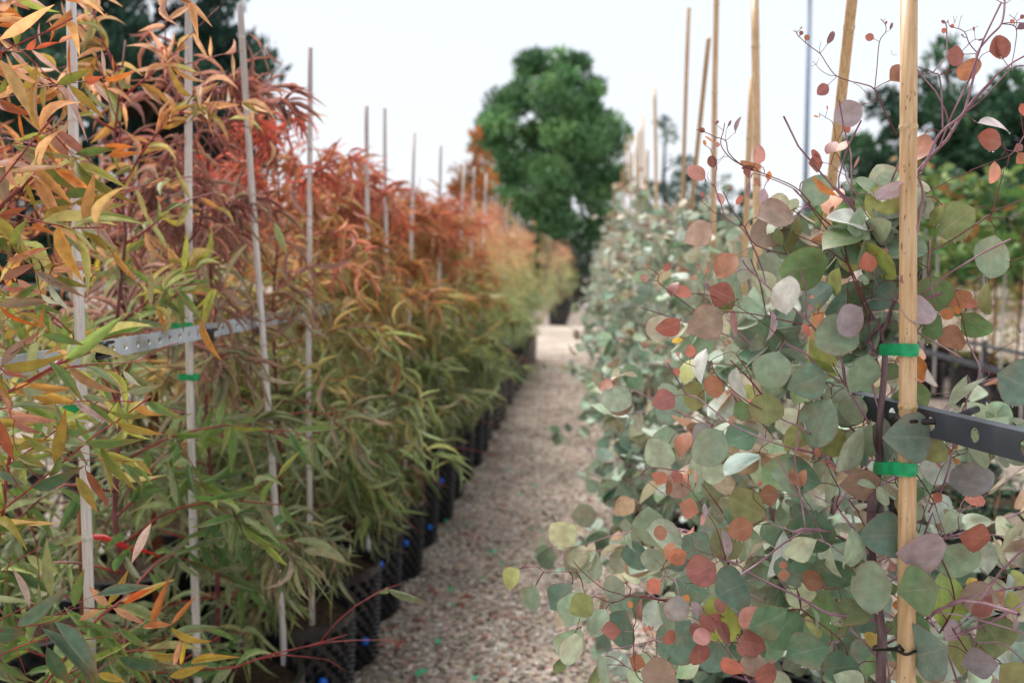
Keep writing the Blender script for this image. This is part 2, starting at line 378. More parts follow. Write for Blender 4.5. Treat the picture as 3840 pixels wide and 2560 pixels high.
# wood chips lying on the path
def chips(name, n, x0, x1, y0, y1, smin, smax, pal, mat, z0=.004):
    y = y0 + (y1 - y0) * rng.random(n) ** 1.6; x = rng.uniform(x0, x1, n)
    L = rng.uniform(smin, smax, n); W = L * rng.uniform(.25, .6, n); H = L * rng.uniform(.06, .16, n)
    a = rng.uniform(0, 2 * np.pi, n); tl = rng.normal(0, .22, n)
    dx = np.stack([np.cos(a), np.sin(a), np.sin(tl)], 1); sd = np.stack([-np.sin(a), np.cos(a), rng.normal(0, .2, n)], 1)
    up = np.cross(unit(dx), unit(sd)); c = np.stack([x, y, z0 + H * .5 + np.abs(np.sin(tl)) * L * .5 + rng.uniform(0, .006, n)], 1)
    cor = [(-1, -.7, -1), (1, -.9, -1), (.8, 1, -1), (-.9, .8, -1), (-.9, -.6, 1), (.9, -.8, 1), (.7, .9, 1), (-.8, .7, 1)]
    V = np.stack([c + dx * (q[0] * L / 2)[:, None] + sd * (q[1] * W / 2)[:, None] + up * (q[2] * H / 2)[:, None] for q in cor], 1)
    F = np.array([(4, 5, 6, 7), (0, 1, 5, 4), (1, 2, 6, 5), (2, 3, 7, 6), (3, 0, 4, 7)])
    Q = (F[None] + (np.arange(n) * 8)[:, None, None]).reshape(-1, 4)
    pc = np.array([s2l(p) for p in pal])[rng.integers(0, len(pal), n)] * rng.uniform(.75, 1.2, (n, 1))
    damp = np.sin(x * 5.1 + 1.3 * np.sin(y * 2.3)) * np.sin(y * 3.7 + 1.7 * np.sin(x * 3.1)) + .5 * np.sin(x * 13 + y * 9)
    pc = np.clip(pc * (1.08 - .3 * np.clip(damp, 0, 1))[:, None], 0, .8)                       # damp patches in the mulch
    o = link(name, np_mesh(name, V.reshape(-1, 3), Q, np.repeat(pc, 8, 0), smooth=False), None, mat)
    o['kind'] = 'stuff'; return o
M['chip'] = attr_mat('wood_chip', .9, .15, 50)
o = chips('wood_chip_mulch', 46000, -1.3, .72, 2.2, 15.4, .008, .034,
      [(204, 192, 176), (188, 174, 160), (214, 202, 188), (172, 158, 144), (136, 120, 104), (202, 178, 164), (186, 176, 166), (222, 212, 200), (92, 78, 64), (196, 190, 182), (154, 146, 132), (182, 134, 118)], M['chip'])
tag(o, 'tan and grey wood chips covering the path between the pots', 'wood chips')
o = chips('gravel', 14000, -6, -1.3, 1.0, 9, .01, .03, [(186, 180, 172), (160, 152, 144), (204, 198, 192), (132, 124, 116)], M['chip'])
tag(o, 'pale grey gravel on the ground under the left beds', 'gravel')
o = chips('gravel', 9000, .75, 6, 1.4, 12, .012, .03, [(186, 170, 160), (160, 146, 136), (204, 190, 180), (132, 116, 106)], M['chip'])
tag(o, 'pinkish gravel on the ground right of the silver leaved row', 'gravel')

# ------------------------------------------------------------------ pots
def pot_mesh(r=.222, h=.37, nk=26, nr=12):
    b = MB(); n = 26; vs = []; prof = [(r * .93, .002), (r, h * .92), (r * 1.05, h * .93), (r * 1.05, h), (r * .97, h), (r * .96, h * .86)]
    for q, z in prof:
        for k in range(n): vs.append((q * math.cos(2 * math.pi * k / n), q * math.sin(2 * math.pi * k / n), z))
    fs = [(i * n + k, i * n + (k + 1) % n, (i + 1) * n + (k + 1) % n, (i + 1) * n + k) for i in range(len(prof) - 1) for k in range(n)]
    b.add(vs, fs)
    for j in range(nr):                                # outward moulded air-pruning cones
        z = .022 + j * (h * .88 / nr)
        for k in range(nk):
            a = 2 * math.pi * (k + .5 * (j % 2)) / nk; rr = r * (.93 + .07 * z / (h * .92))
            c = Vector((math.cos(a), math.sin(a), 0)); t = Vector((-math.sin(a), math.cos(a), 0)); u = Vector((0, 0, 1))
            base = c * (rr - .003) + u * z; s = .0148; ring = []; top = []
            for m in range(5):
                g = 2 * math.pi * m / 5
                ring.append(base + t * s * math.cos(g) + u * s * math.sin(g)); top.append(base + c * .02 + (t * math.cos(g) + u * math.sin(g)) * s * .45)
            b.add(ring + top, [(m, (m + 1) % 5, 5 + (m + 1) % 5, 5 + m) for m in range(5)] + [(5, 6, 7, 8, 9)])
    return b.mesh('pot', False)
POT = pot_mesh(); POT.materials.append(M['pot'])
FARPOT = pot_mesh(nk=16, nr=6); FARPOT.materials.append(M['pot'])
def soil_mesh(r=.212, z=.335):
    b = MB(); n = 22; vs = [(0, 0, z + .012)]
    for q in (.35, .7, 1):
        for k in range(n): vs.append((r * q * math.cos(6.2832 * k / n), r * q * math.sin(6.2832 * k / n), z + random.uniform(-.006, .01)))
    fs = [(0, 1 + k, 1 + (k + 1) % n) for k in range(n)]
    for i in range(2): fs += [(1 + i * n + k, 1 + (i + 1) * n + k, 1 + (i + 1) * n + (k + 1) % n, 1 + i * n + (k + 1) % n) for k in range(n)]
    b.add(vs, fs); return b.mesh('soil')
SOIL = soil_mesh(); SOIL.materials.append(M['soil'])
pb = MB(); pb.tube([(0, 0, 0), (.01, 0, 0), (.012, 0, 0), (.03, 0, 0)], [.007, .007, .0145, .0135], 10); PLUG = pb.mesh('plug'); PLUG.materials.append(M['blue'])
def potted(name, x, y, label, cat, group, side=1, near=True, plug=None):
    t = empty(name, (x, y, 0.004), label, cat, group)
    p = bpy.data.objects.new('pot', POT if near else FARPOT); COL.objects.link(p); p.parent = t; p.rotation_euler.z = random.uniform(0, 6)
    s = bpy.data.objects.new('soil', SOIL); COL.objects.link(s); s.parent = p
    if plug is not None:
        for (ang, z) in plug:
            g = bpy.data.objects.new('plug', PLUG); COL.objects.link(g); g.parent = p
            g.location = (.219 * math.cos(ang - p.rotation_euler.z), .219 * math.sin(ang - p.rotation_euler.z), z); g.rotation_euler.z = ang - p.rotation_euler.z
    return t

# ------------------------------------------------------------------ procedural potted gums
def curve(p0, d0, length, n, droop, r, wob=.12):
    pts = [Vector(p0)]; d = Vector(d0).normalized(); st = length / n
    for i in range(n):
        d = (d + Vector((r.gauss(0, wob), r.gauss(0, wob), r.gauss(0, wob) - droop))).normalized()
        pts.append(pts[-1] + d * st)
    return pts
def skeleton(x, y, h, r, nb, blen, elev, droop, tw, twl, low=.45, z0=.34, taper=.62):
    trunk = [Vector((x, y, z0))]
    for i in range(1, 9):
        q = i / 8; trunk.append(Vector((x + r.gauss(0, .012) * q * 2, y + r.gauss(0, .012) * q * 2, z0 + (h - z0) * q)))
    brs = []; a = r.uniform(0, 6)
    for k in range(nb):
        q = (k + .5) / nb; z = low + (h - low - .04) * q
        a += 2.4 + r.gauss(0, .3); f = (z - z0) / (h - z0) * 8; i = min(7, int(f)); p = trunk[i].lerp(trunk[i + 1], f - i)
        l = blen * (1.12 - taper * q) * r.uniform(.75, 1.2); e = elev + r.gauss(0, .2) + .5 * q
        d = Vector((math.cos(a) * math.cos(e), math.sin(a) * math.cos(e), math.sin(e)))
        main = curve(p, d, l, 7, droop * (1 - .75 * q), r); brs.append((main, 1, q))
        for m in range(tw):
            s = r.uniform(.3, .95) * 7; j = min(6, int(s)); pp = main[j].lerp(main[j + 1], s - j)
            td = (main[j + 1] - main[j]).normalized() + Vector((r.gauss(0, .6), r.gauss(0, .6), r.gauss(0, .5)))
            brs.append((curve(pp, td, twl * r.uniform(.6, 1.3), 4, droop * 1.3 * (1 - .6 * q), r), 0, q))
    return trunk, brs
def stops(pal, f):
    xs = np.array([p[0] for p in pal]); cs = np.array([s2l(p[1]) for p in pal])
    return np.stack([np.interp(f, xs, cs[:, k]) for k in range(3)], 1)
def place_leaves(brs, n, r, g, zlo, zhi, spread, down, L0, L1, asp, pal, newk, jit):
    wts = np.array([len(b[0]) * (1.0 if b[1] else .8) for b in brs]); idx = g.choice(len(brs), n, p=wts / wts.sum())
    B = np.zeros((n, 3)); T = np.zeros((n, 3)); S = np.zeros(n)
    s = g.random(n) ** .75
    for i in range(n):
        p = brs[idx[i]][0]; f = s[i] * (len(p) - 1) * .999; j = int(f); a, b = p[j], p[j + 1]
        B[i] = a.lerp(b, f - j); T[i] = (b - a).normalized(); S[i] = s[i]
    D = unit(T * .5 + g.normal(0, spread, (n, 3)) + np.array([0, 0, -down]))
    N = unit(g.normal(0, 1, (n, 3)) + np.array([0, -.5, .8])); N = unit(N - D * (N * D).sum(1, keepdims=True))
    hz = np.clip((B[:, 2] - zlo) / (zhi - zlo), 0, 1)
    new = np.clip(hz * newk + S * (.95 - newk) * .8 + g.normal(0, jit, n), 0, 1)
    L = g.uniform(L0, L1, n) * (1.1 - .35 * new); W = L * g.uniform(asp[0], asp[1], n)
    col = stops(pal, np.clip(new + r.gauss(0, .07), 0, 1)) * r.uniform(.86, 1.12) * g.uniform(.72, 1.28, (n, 1)) * (1 + g.normal(0, .05, (n, 3)))
    return B, D, N, L, W, np.clip(col, .01, .95), g.integers(0, 100, n), new
def pick(B, L, n=300):
    px, py, z = proj(B); ok = (px > -60) & (px < 3900) & (py > -60) & (py < 2620)
    sc = np.where(ok, L / z, 0) * np.where(ok, 1 / z ** 2, 0)
    i = np.argsort(-sc)[:n]; m = np.zeros(len(B), bool); m[i] = ok[i]; return m
def stems(t, trunk, brs, mt, mb, r0, per_branch):
    b = MB(); n = len(trunk); b.tube(trunk, [r0 * (1 - .75 * i / (n - 1)) for i in range(n)], 7); b.build('trunk', mt, t)
    if per_branch:
        cur = None
        for p, main, q in brs:
            if main:
                if cur: cur.build('branch', mb, t)
                cur = MB()
            k = len(p); cur.tube(p, [(.0032 if main else .0016) * (1 - .6 * i / (k - 1)) for i in range(k)], 5)
        cur.build('branch', mb, t)
    else:
        b = MB()
        for p, main, q in brs:
            k = len(p); b.tube(p[::2] if len(p) > 5 else p, [(.0034 if main else .0018) * (1 - .6 * i / (k - 1)) for i in range(k)][::2] if len(p) > 5 else [.0018] * k, 4, cap=False)
        o = b.build('branch', mb, t)
PAL_L = {
 'orange': [(0, (120, 146, 98)), (.22, (156, 174, 110)), (.42, (186, 180, 110)), (.6, (208, 162, 98)), (.82, (204, 122, 80)), (1, (208, 124, 100))],
 'burg': [(0, (120, 146, 102)), (.22, (154, 170, 120)), (.4, (178, 168, 126)), (.56, (182, 138, 122)), (.76, (146, 76, 72)), (1, (200, 136, 114))],
 'olive': [(0, (94, 132, 76)), (.35, (128, 152, 78)), (.56, (162, 164, 76)), (.74, (206, 146, 78)), (1, (216, 164, 130))],
 'red': [(0, (118, 146, 96)), (.22, (154, 174, 110)), (.45, (188, 176, 108)), (.62, (204, 140, 92)), (.82, (196, 98, 76)), (1, (206, 104, 86))],
 'soft': [(0, (126, 150, 100)), (.28, (160, 174, 114)), (.5, (188, 184, 118)), (.7, (214, 174, 124)), (.88, (218, 156, 126)), (1, (222, 152, 136))]}
def gum(x, y, seed, n, h, pal, label, group, near, far=False, plug=None, objs=0, nb=26, broad=False, k_=9):
    r = random.Random(seed); g = np.random.default_rng(seed)
    t = potted('potted_gum', x, y, label, 'potted tree', group, near=not far, plug=plug)
    trunk, brs = skeleton(x, y, h, r, nb, .54, .42, .15, 3, .18, low=.38, taper=.86)
    kept, drop = [], False                             # nothing hangs over the path side of the pot
    for b_ in brs:
        bad = min(p_.z for p_ in b_[0]) < .5 and max(p_.x for p_ in b_[0]) > x + .12
        if b_[1]: drop = bad
        if not (bad or drop): kept.append(b_)
    brs = kept
    stems(t, trunk, brs, M['stem_burg'], M['stem_red'], .008, near)
    a = (.15, .2) if broad else ((.03, .044) if not far else (.048, .075))
    LL = (.07, .11) if broad else ((.08, .15) if not far else (.09, .16))
    B, D, N, L, W, C, V, new = place_leaves(brs, n, r, g, .9, h, .6, .55 if not broad else .25, LL[0], LL[1], a, PAL_L[pal], .78, .13)
    kind = 'lance' if broad else 'sickle'
    u = g.random(len(B)); keep = ~((B[:, 0] > x + .08) & (B[:, 2] < .44 + .14 * u)) & ~((B[:, 0] > x + .3) & (B[:, 2] < .8)) & ~((B[:, 0] > x + .12) & (B[:, 2] > 1.0) & (B[:, 2] < 1.75) & (u < .5) & (k_ <= 3)) & ~((B[:, 2] > 1.5) & (u > .62) & (k_ <= 4))
    B, D, N, L, W, C, V = (q[keep] for q in (B, D, N, L, W, C, V))
    if objs:
        m = pick(B, L, objs); leaf_objs(t, B[m], D[m], N[m], L[m], W[m], C[m], V[m], MESH[kind, 'lance_und'])
        B, D, N, L, W, C, V = (q[~m] for q in (B, D, N, L, W, C, V))
    leaf_batch('foliage', t, B, D, N, L, W, C, V, (FARSTR if far else (LANCE if broad else SICKLE)), M['lance_attr'])
    return t
PAL_R = [(0, (98, 132, 108)), (.3, (126, 154, 130)), (.55, (150, 172, 144)), (.65, (176, 178, 150)), (.86, (178, 158, 134)), (.95, (178, 138, 114)), (1, (186, 124, 102))]
def silver(x, y, seed, n, h, label, group, near, far=False, objs=0, plug=None, nb=17, LL=(.045, .068)):
    r = random.Random(seed); g = np.random.default_rng(seed)
    t = potted('potted_silver_gum', x, y, label, 'potted tree', group, near=not far, plug=plug)
    trunk, brs = skeleton(x, y, h, r, nb, .56, .5, .06, 4, .2, low=.36)
    stems(t, trunk, brs, M['bark'], M['stem_mauve'], .0085, near)
    B, D, N, L, W, C, V, new = place_leaves(brs, n, r, g, .3, h, .8, .45, LL[0], LL[1], (.85, 1.05), PAL_R, .42, .15)
    L *= np.where(new > .8, .62, 1.0); W *= np.where(new > .8, .55, 1.0)
    pale = g.random(n) < .1; C[pale] = s2l((190, 204, 190))
    if far: L *= 1.15; W *= 1.15
    if objs:
        m = pick(B, L, objs); leaf_objs(t, B[m], D[m], N[m], L[m], W[m], C[m], V[m], MESH['round', 'round_obj'])
        B, D, N, L, W, C, V = (q[~m] for q in (B, D, N, L, W, C, V))
    leaf_batch('foliage', t, B, D, N, L, W, C, V, FARROUND if far else ROUND, M['round_attr'])
    return t
ORD = ['first', 'second', 'third', 'fourth', 'fifth', 'sixth', 'seventh', 'eighth', 'ninth', 'tenth', 'eleventh', 'twelfth', 'thirteenth', 'fourteenth',
       'fifteenth', 'sixteenth', 'seventeenth', 'eighteenth', 'nineteenth', 'twentieth', 'twenty-first', 'twenty-second', 'twenty-third', 'twenty-fourth', 'twenty-fifth', 'twenty-sixth', 'twenty-seventh', 'twenty-eighth', 'twenty-ninth', 'thirtieth']
LX, RX, SP = -1.0, .47, .52
# left front row ------------------------------------------------
pals = ['olive', 'olive', 'burg', 'red', 'orange', 'orange', 'orange', 'orange', 'orange', 'red']
looks = {'olive': 'olive leaved', 'burg': 'burgundy leaved', 'orange': 'orange topped',
         'red': 'red topped', 'soft': 'salmon tipped'}
FOREGROUND_Y = 1.5
for k in range(1, 27):
    y = 1.52 + SP * k
    pal = pals[k] if k < len(pals) else random.choice(['soft', 'soft', 'orange', 'red'])
    near, far = k <= 7, k > 12
    n = 1150 if k == 1 else 2400 if k <= 4 else 2900 if k <= 8 else 2200 if k <= 14 else 1400
    h = random.uniform(1.92, 2.02) if k <= 3 else random.uniform(1.74, 1.86) if k <= 8 else random.uniform(1.68, 1.98)
    plug = [(-.75, .2 + .03 * (k % 3))] if k in (2, 3, 5, 6, 8, 10) else [(-.55, .12)] if k in (4, 7) else None
    gum(LX + random.uniform(-.02, .02), y + random.uniform(-.02, .02), 100 + k, n, h, pal,
        '%s narrow leaved gum, %s from the front in the row edging the path' % (looks[pal], ORD[k]),
        'narrow leaved gums in the front row left of the path', near, far, plug, objs=300 if k <= 6 else 0, broad=(k == 1), k_=k)
# left back row
for k in range(0, 20):
    y = 2.9 + .62 * k
    pal = ['orange', 'burg', 'orange', 'red', 'orange'][k % 5] if k < 10 else random.choice(['orange', 'soft', 'red'])
    gum(LX - .72 + random.uniform(-.05, .05), y, 300 + k, 600 if k < 3 else 1000 if k < 7 else 800, random.uniform(1.7, 1.9), pal,
        '%s narrow leaved gum, %s from the front in the second row on the left' % (looks[pal], ORD[k]),
        'narrow leaved gums in the second row on the left', k < 3, k > 5, objs=120 if k < 3 else 0)
# right row
for k in range(1, 27):
    y = 1.45 + SP * k
    n = 560 if k <= 2 else 560 if k <= 5 else 460 if k <= 12 else 380
    silver(RX + random.uniform(-.03, .03), y, 500 + k, n, 1.2 if k < 3 else 1.32 if k < 4 else 1.46 if k < 6 else 1.58 if k < 9 else random.uniform(1.66, 1.84), 'round leaved silver dollar gum, %s from the front in the right row' % ORD[k],
           'silver dollar gums in the right row', k <= 6, k > 10, objs=300 if k <= 6 else 0, plug=[(3.6, .2)] if k in (2, 5) else None, LL=(.055, .082) if k <= 3 else (.05, .074))
# rows beyond the driveway
for k in range(8):
    gum(LX + .3, 23.6 + 1.5 * k, 700 + k, 500, random.uniform(1.8, 2.0), 'soft', 'salmon tipped narrow leaved gum beyond the pale driveway, %s from the driveway' % ORD[k], 'gums beyond the driveway', False, True)

for k in range(6):
    silver(RX + .05, 23.8 + 1.5 * k, 740 + k, 330, random.uniform(1.7, 1.95), 'far silver dollar gum beyond the pale driveway, %s from the driveway' % ORD[k], 'silver dollar gums beyond the driveway', False, True)

# ------------------------------------------------------------------ traced foreground plants
# Coordinates below are points of the photograph, in tiles magnified 2.45 times (tile corner, stems, leaves); each is carried
# out to its own distance from the lens, so the plant gets a real depth of about 30 cm.
K = 2.45
CL = {'sage': (136, 156, 130), 'gsage': (112, 132, 118), 'green': (108, 136, 88), 'dgreen': (82, 112, 84), 'bgreen': (100, 128, 110), 'silver': (206, 212, 206),  # silver and sp: sky reflection on glancing leaves, painted into their colour
      'lav': (168, 150, 158), 'drose': (168, 140, 128), 'copper': (170, 112, 84), 'red': (150, 88, 74), 'coral': (184, 108, 90), 'maroon': (136, 84, 76),
      'orange': (208, 132, 72), 'lime': (146, 164, 78), 'olive': (138, 142, 88), 'dolive': (112, 122, 80), 'yg': (172, 178, 104), 'pale': (172, 186, 158), 'brown': (134, 90, 66),
      'plum': (122, 92, 98), 'salmon': (212, 146, 118), 'pink': (196, 140, 132), 'rose': (152, 96, 90), 'sblue': (152, 174, 168), 'sp': (214, 206, 204), 'yellow': (226, 190, 90), 'grose': (150, 128, 112), 'gmauve': (140, 134, 132)}
# leaf: (base x, base y, tip x, tip y, width, colour[, depth offset in cm])
TILES = [
((2560, 0), [
 (9, [(1568, 755), (1415, 700), (1330, 600), (1262, 495), (1160, 420), (1060, 330), (1045, 300), (1015, 285)]), (6, [(1262, 495), (1320, 420)]), (5, [(1262, 495), (1258, 440), (1272, 385)]),
 (6, [(1415, 700), (1340, 690), (1260, 640), (1225, 595), (1195, 565)]), (4, [(1225, 595), (1255, 535)]), (4, [(1225, 595), (1175, 612)]), (4, [(1060, 330), (1035, 268)]), (7, [(1415, 705), (1337, 780)]),
 (6, [(1405, 1280), (1378, 1130), (1310, 1080), (1250, 1040)]), (5, [(1310, 1080), (1330, 1010)]), (9, [(1490, 1568), (1440, 1450), (1400, 1400)]), (8, [(1420, 1568), (1360, 1510), (1285, 1495)]),
 (8, [(1360, 1510), (1400, 1380), (1415, 1300), (1470, 1210)]), (11, [(660, 1568), (520, 1500), (420, 1400), (395, 1295), (300, 1260), (205, 1215), (125, 1190)]),
 (11, [(640, 1568), (520, 1505), (425, 1440), (350, 1325), (375, 1200), (385, 1130)]), (5, [(395, 1295), (400, 1200), (440, 1110)]), (6, [(395, 1295), (485, 1215)]), (5, [(375, 1200), (300, 1140), (260, 1105)]),
 (6, [(430, 1440), (380, 1440), (320, 1475)]), (8, [(310, 1568), (310, 1520), (255, 1375), (210, 1340)]), (6, [(310, 1515), (350, 1470), (390, 1410)]), (5, [(255, 1375), (300, 1350)])],
 [(1326, 410, 1392, 285, 55, 'plum'), (1128, 375, 1155, 322, 52, 'copper'), (1080, 328, 1098, 284, 38, 'maroon'), (1083, 268, 1096, 246, 14, 'maroon'), (1337, 780, 1240, 868, 104, 'rose'), (1650, 962, 1400, 1120, 235, 'lav', -3), (1330, 1010, 1326, 966, 15, 'orange'),
  (1252, 1078, 1200, 1062, 18, 'orange'), (1465, 1205, 1545, 1150, 92, 'coral', 2), (1395, 1400, 1515, 1300, 70, 'copper'), (1420, 1300, 1320, 1412, 85, 'maroon'), (1290, 1490, 1160, 1508, 155, 'red'), (1280, 1490, 1175, 1385, 72, 'coral', -1),
  (485, 1215, 532, 1070, 36, 'plum'), (205, 1215, 150, 1175, 45, 'red'), (415, 1165, 445, 1105, 22, 'plum'), (345, 1330, 290, 1330, 42, 'pink'), (318, 1470, 225, 1500, 105, 'maroon'), (212, 1340, 192, 1285, 28, 'orange'), (300, 1140, 335, 1108, 25, 'maroon'),
  (665, 1500, 725, 1335, 112, 'pink'), (735, 1535, 525, 1490, 72, 'copper'), (660, 1540, 540, 1545, 45, 'brown', 1), (275, 1305, 205, 1250, 20, 'salmon')]),
((3200, 0), [
 (26, [(630, 1568), (690, 1440), (800, 1220), (1000, 1055), (1060, 880), (1130, 600), (1140, 480), (1250, 340), (1360, 220), (1390, 40), (1385, 0)]), (8, [(1390, 40), (1310, 0)]), (8, [(1390, 40), (1450, 0)]),
 (9, [(1360, 220), (1440, 210), (1568, 212)]), (10, [(1360, 220), (1490, 250), (1490, 400), (1450, 620)]), (7, [(1490, 250), (1500, 195), (1430, 135)]), (5, [(1480, 170), (1512, 112)]), (10, [(1140, 490), (1065, 400), (1020, 295), (930, 255)]),
 (8, [(1065, 400), (1000, 470)]), (7, [(1065, 400), (1120, 365), (1190, 370)]), (6, [(1020, 295), (1100, 265), (1150, 240)]), (5, [(965, 260), (990, 150)]), (5, [(1120, 365), (1110, 280)]), (6, [(930, 255), (880, 235), (870, 180)]), (5, [(930, 210), (920, 150)]), (4, [(880, 240), (930, 210), (955, 140)]), (4, [(990, 165), (1005, 140)]),
 (15, [(820, 1195), (815, 950), (790, 700), (735, 665), (850, 520), (858, 310), (850, 225), (820, 190)]), (9, [(735, 665), (650, 635), (560, 605)]), (9, [(735, 668), (590, 695)]), (8, [(790, 700), (880, 590)]), (8, [(800, 690), (870, 655), (940, 640)]),
 (15, [(1000, 1055), (1200, 900), (1445, 640), (1568, 605)]), (8, [(1445, 640), (1365, 530)]), (9, [(1000, 1055), (1060, 1075), (1140, 1130)]), (10, [(800, 1215), (740, 1190), (660, 1225)]), (9, [(1140, 575), (1180, 510), (1245, 475)]), (8, [(1140, 495), (1025, 500)]),
 (14, [(400, 1250), (290, 1030), (195, 825), (90, 775), (0, 755)]), (9, [(195, 825), (215, 640), (240, 385), (295, 300), (295, 230), (250, 175)]), (5, [(295, 300), (335, 280)]), (5, [(275, 195), (296, 172)]), (6, [(240, 385), (190, 360)]), (9, [(195, 820), (260, 775), (330, 745)]), (6, [(210, 920), (130, 865), (60, 795), (0, 765)]), (7, [(215, 930), (85, 960)]),
 (11, [(1568, 1250), (1460, 1410), (1300, 1480), (1070, 1568)]), (8, [(1425, 1420), (1360, 1340)]), (6, [(1470, 1390), (1400, 1370), (1380, 1300)]), (9, [(1435, 1430), (1400, 1568)]), (7, [(1360, 1440), (1390, 1390)]), (4, [(400, 505), (360, 505), (345, 460)])],
 [(190, 360, 110, 330, 68, 'coral'), (335, 280, 362, 205, 24, 'plum'), (300, 225, 304, 192, 20, 'coral'), (330, 745, 560, 660, 190, 'copper', 3), (590, 695, 400, 705, 160, 'rose', 4), (1020, 500, 860, 535, 178, 'rose', -1), (935, 640, 1182, 622, 188, 'copper'),
  (1245, 475, 1450, 400, 205, 'red'), (1365, 530, 1305, 340, 45, 'maroon', -2), (1140, 1130, 1455, 1200, 72, 'sp', -1), (1360, 1330, 1150, 1250, 180, 'red'), (660, 1225, 565, 1485, 190, 'copper', 2), (850, 300, 815, 268, 46, 'coral'), (885, 245, 930, 240, 36, 'coral'),
  (845, 215, 808, 190, 28, 'maroon'), (1480, 215, 1440, 185, 40, 'coral'), (1530, 175, 1572, 138, 40, 'maroon'), (1495, 270, 1590, 220, 62, 'plum'), (1150, 375, 1195, 358, 18, 'lav'), (1110, 290, 1104, 245, 18, 'copper'), (1010, 340, 993, 312, 20, 'lav'),
  (1535, 950, 1600, 1070, 80, 'coral'), (1470, 1390, 1560, 1330, 75, 'maroon'), (1510, 1400, 1600, 1500, 120, 'copper'), (1300, 1480, 1265, 1690, 95, 'salmon'), (0, 1548, 58, 1430, 24, 'pink')]),
((2400, 640), [
 (12, [(1568, 355), (1480, 240), (1400, 160), (1130, 45), (1030, 30)]), (12, [(1568, 300), (1420, 150), (1140, 30), (1060, 0)]), (15, [(1150, 1050), (1130, 930), (1040, 700), (950, 545), (795, 440), (745, 310), (690, 150), (695, 0)]),
 (7, [(795, 440), (680, 380), (570, 285), (520, 255)]), (5, [(570, 285), (572, 240)]), (6, [(690, 150), (600, 95)]), (5, [(690, 150), (620, 65), (635, 10)]), (12, [(1350, 770), (1065, 685), (960, 520), (835, 340), (790, 240), (762, 190)]),
 (6, [(830, 375), (765, 310)]), (5, [(840, 345), (880, 315)]), (9, [(1065, 685), (970, 725), (890, 770)]), (9, [(965, 520), (1000, 460), (1070, 430)]), (5, [(790, 240), (830, 170)]), (8, [(795, 445), (720, 455), (645, 480)]), (9, [(1350, 770), (1310, 690)]),
 (17, [(1350, 770), (1450, 880), (1520, 1080), (1525, 1350)]), (9, [(1450, 880), (1370, 960)]), (20, [(1640, 1500), (1520, 1360), (1180, 1070), (1000, 905), (940, 820)]), (9, [(1000, 910), (930, 905), (880, 935)]), (14, [(1568, 1425), (1200, 1350), (1000, 1310), (730, 1290)]),
 (10, [(1320, 1568), (1160, 1420), (920, 1260), (720, 1175), (590, 1135), (470, 1130)]), (8, [(590, 1135), (590, 980), (540, 890)]), (5, [(600, 975), (615, 930)]), (8, [(920, 1260), (885, 1180)]), (10, [(500, 1280), (240, 1085), (165, 1015), (170, 955), (80, 890)]),
 (6, [(165, 1015), (80, 1000)]), (6, [(170, 955), (220, 925)]), (9, [(500, 1280), (370, 1365)]), (9, [(540, 1290), (500, 1280)]), (7, [(760, 1310), (810, 1300), (860, 1300)])],
 [(645, 480, 410, 665, 232, 'drose'), (1070, 430, 1420, 390, 255, 'drose', -1), (890, 770, 700, 972, 205, 'copper', -1), (600, 80, 440, -40, 130, 'pink'), (765, 310, 715, 205, 62, 'pink'), (880, 315, 945, 225, 55, 'coral'), (572, 250, 570, 190, 46, 'rose'), (820, 170, 845, 142, 18, 'coral'),
  (1350, 540, 1010, 620, 292, 'grose', 4), (1400, 430, 1165, 565, 110, 'dolive', 2), (1310, 690, 1240, 530, 100, 'dolive', -1), (1450, 390, 1340, 745, 92, 'olive', 2), (1460, 335, 1355, 285, 112, 'pale', 2), (1370, 960, 1330, 1308, 245, 'sp', -2),
  (1140, 155, 1112, 302, 88, 'lav'), (1175, 100, 1188, 0, 52, 'orange'), (1095, 145, 1055, 62, 50, 'salmon'), (1005, 75, 960, -50, 62, 'maroon'), (1012, 75, 1000, 262, 36, 'plum'), (80, 1000, 0, 975, 66, 'pink'), (218, 922, 277, 845, 62, 'red'), (75, 885, 58, 848, 28, 'coral'),
  (290, 1158, 338, 1015, 88, 'maroon'), (475, 1130, 312, 1110, 112, 'coral', -1), (880, 1180, 628, 1085, 225, 'maroon', -1), (880, 935, 680, 1275, 260, 'sage', 4), (885, 1190, 720, 1275, 95, 'olive', 3), (370, 1365, 155, 1482, 165, 'red'), (760, 1315, 430, 1480, 320, 'grose', -1),
  (848, 1260, 870, 1530, 60, 'pink'), (540, 890, 535, 850, 25, 'coral'), (612, 945, 625, 885, 25, 'coral'), (430, 1460, 300, 1585, 110, 'yellow', 20), (1190, 1270, 1188, 1568, 58, 'lav', -1), (1300, 1310, 1180, 1480, 125, 'pink', 18)]),
((2800, 640), [
 (13, [(1310, 760), (1180, 500), (1100, 400), (1000, 210), (920, 80), (905, 0)]), (8, [(920, 50), (830, 0)]), (19, [(985, 265), (970, 400), (905, 620), (930, 850), (1040, 1150), (1100, 1320), (1150, 1568)]), (17, [(905, 610), (700, 440), (560, 290)]), (13, [(765, 575), (560, 310), (420, 160)]),
 (13, [(925, 855), (770, 740), (600, 650), (430, 585)]), (12, [(925, 850), (860, 720)]), (19, [(1240, 1470), (1110, 1240), (980, 950), (930, 850)]), ((46, 30), [(1250, 1568), (1240, 1470), (1280, 1420), (1350, 1220), (1420, 1130)]), (8, [(985, 265), (920, 245), (860, 240)]), (8, [(1010, 215), (1080, 205), (1165, 208)]),
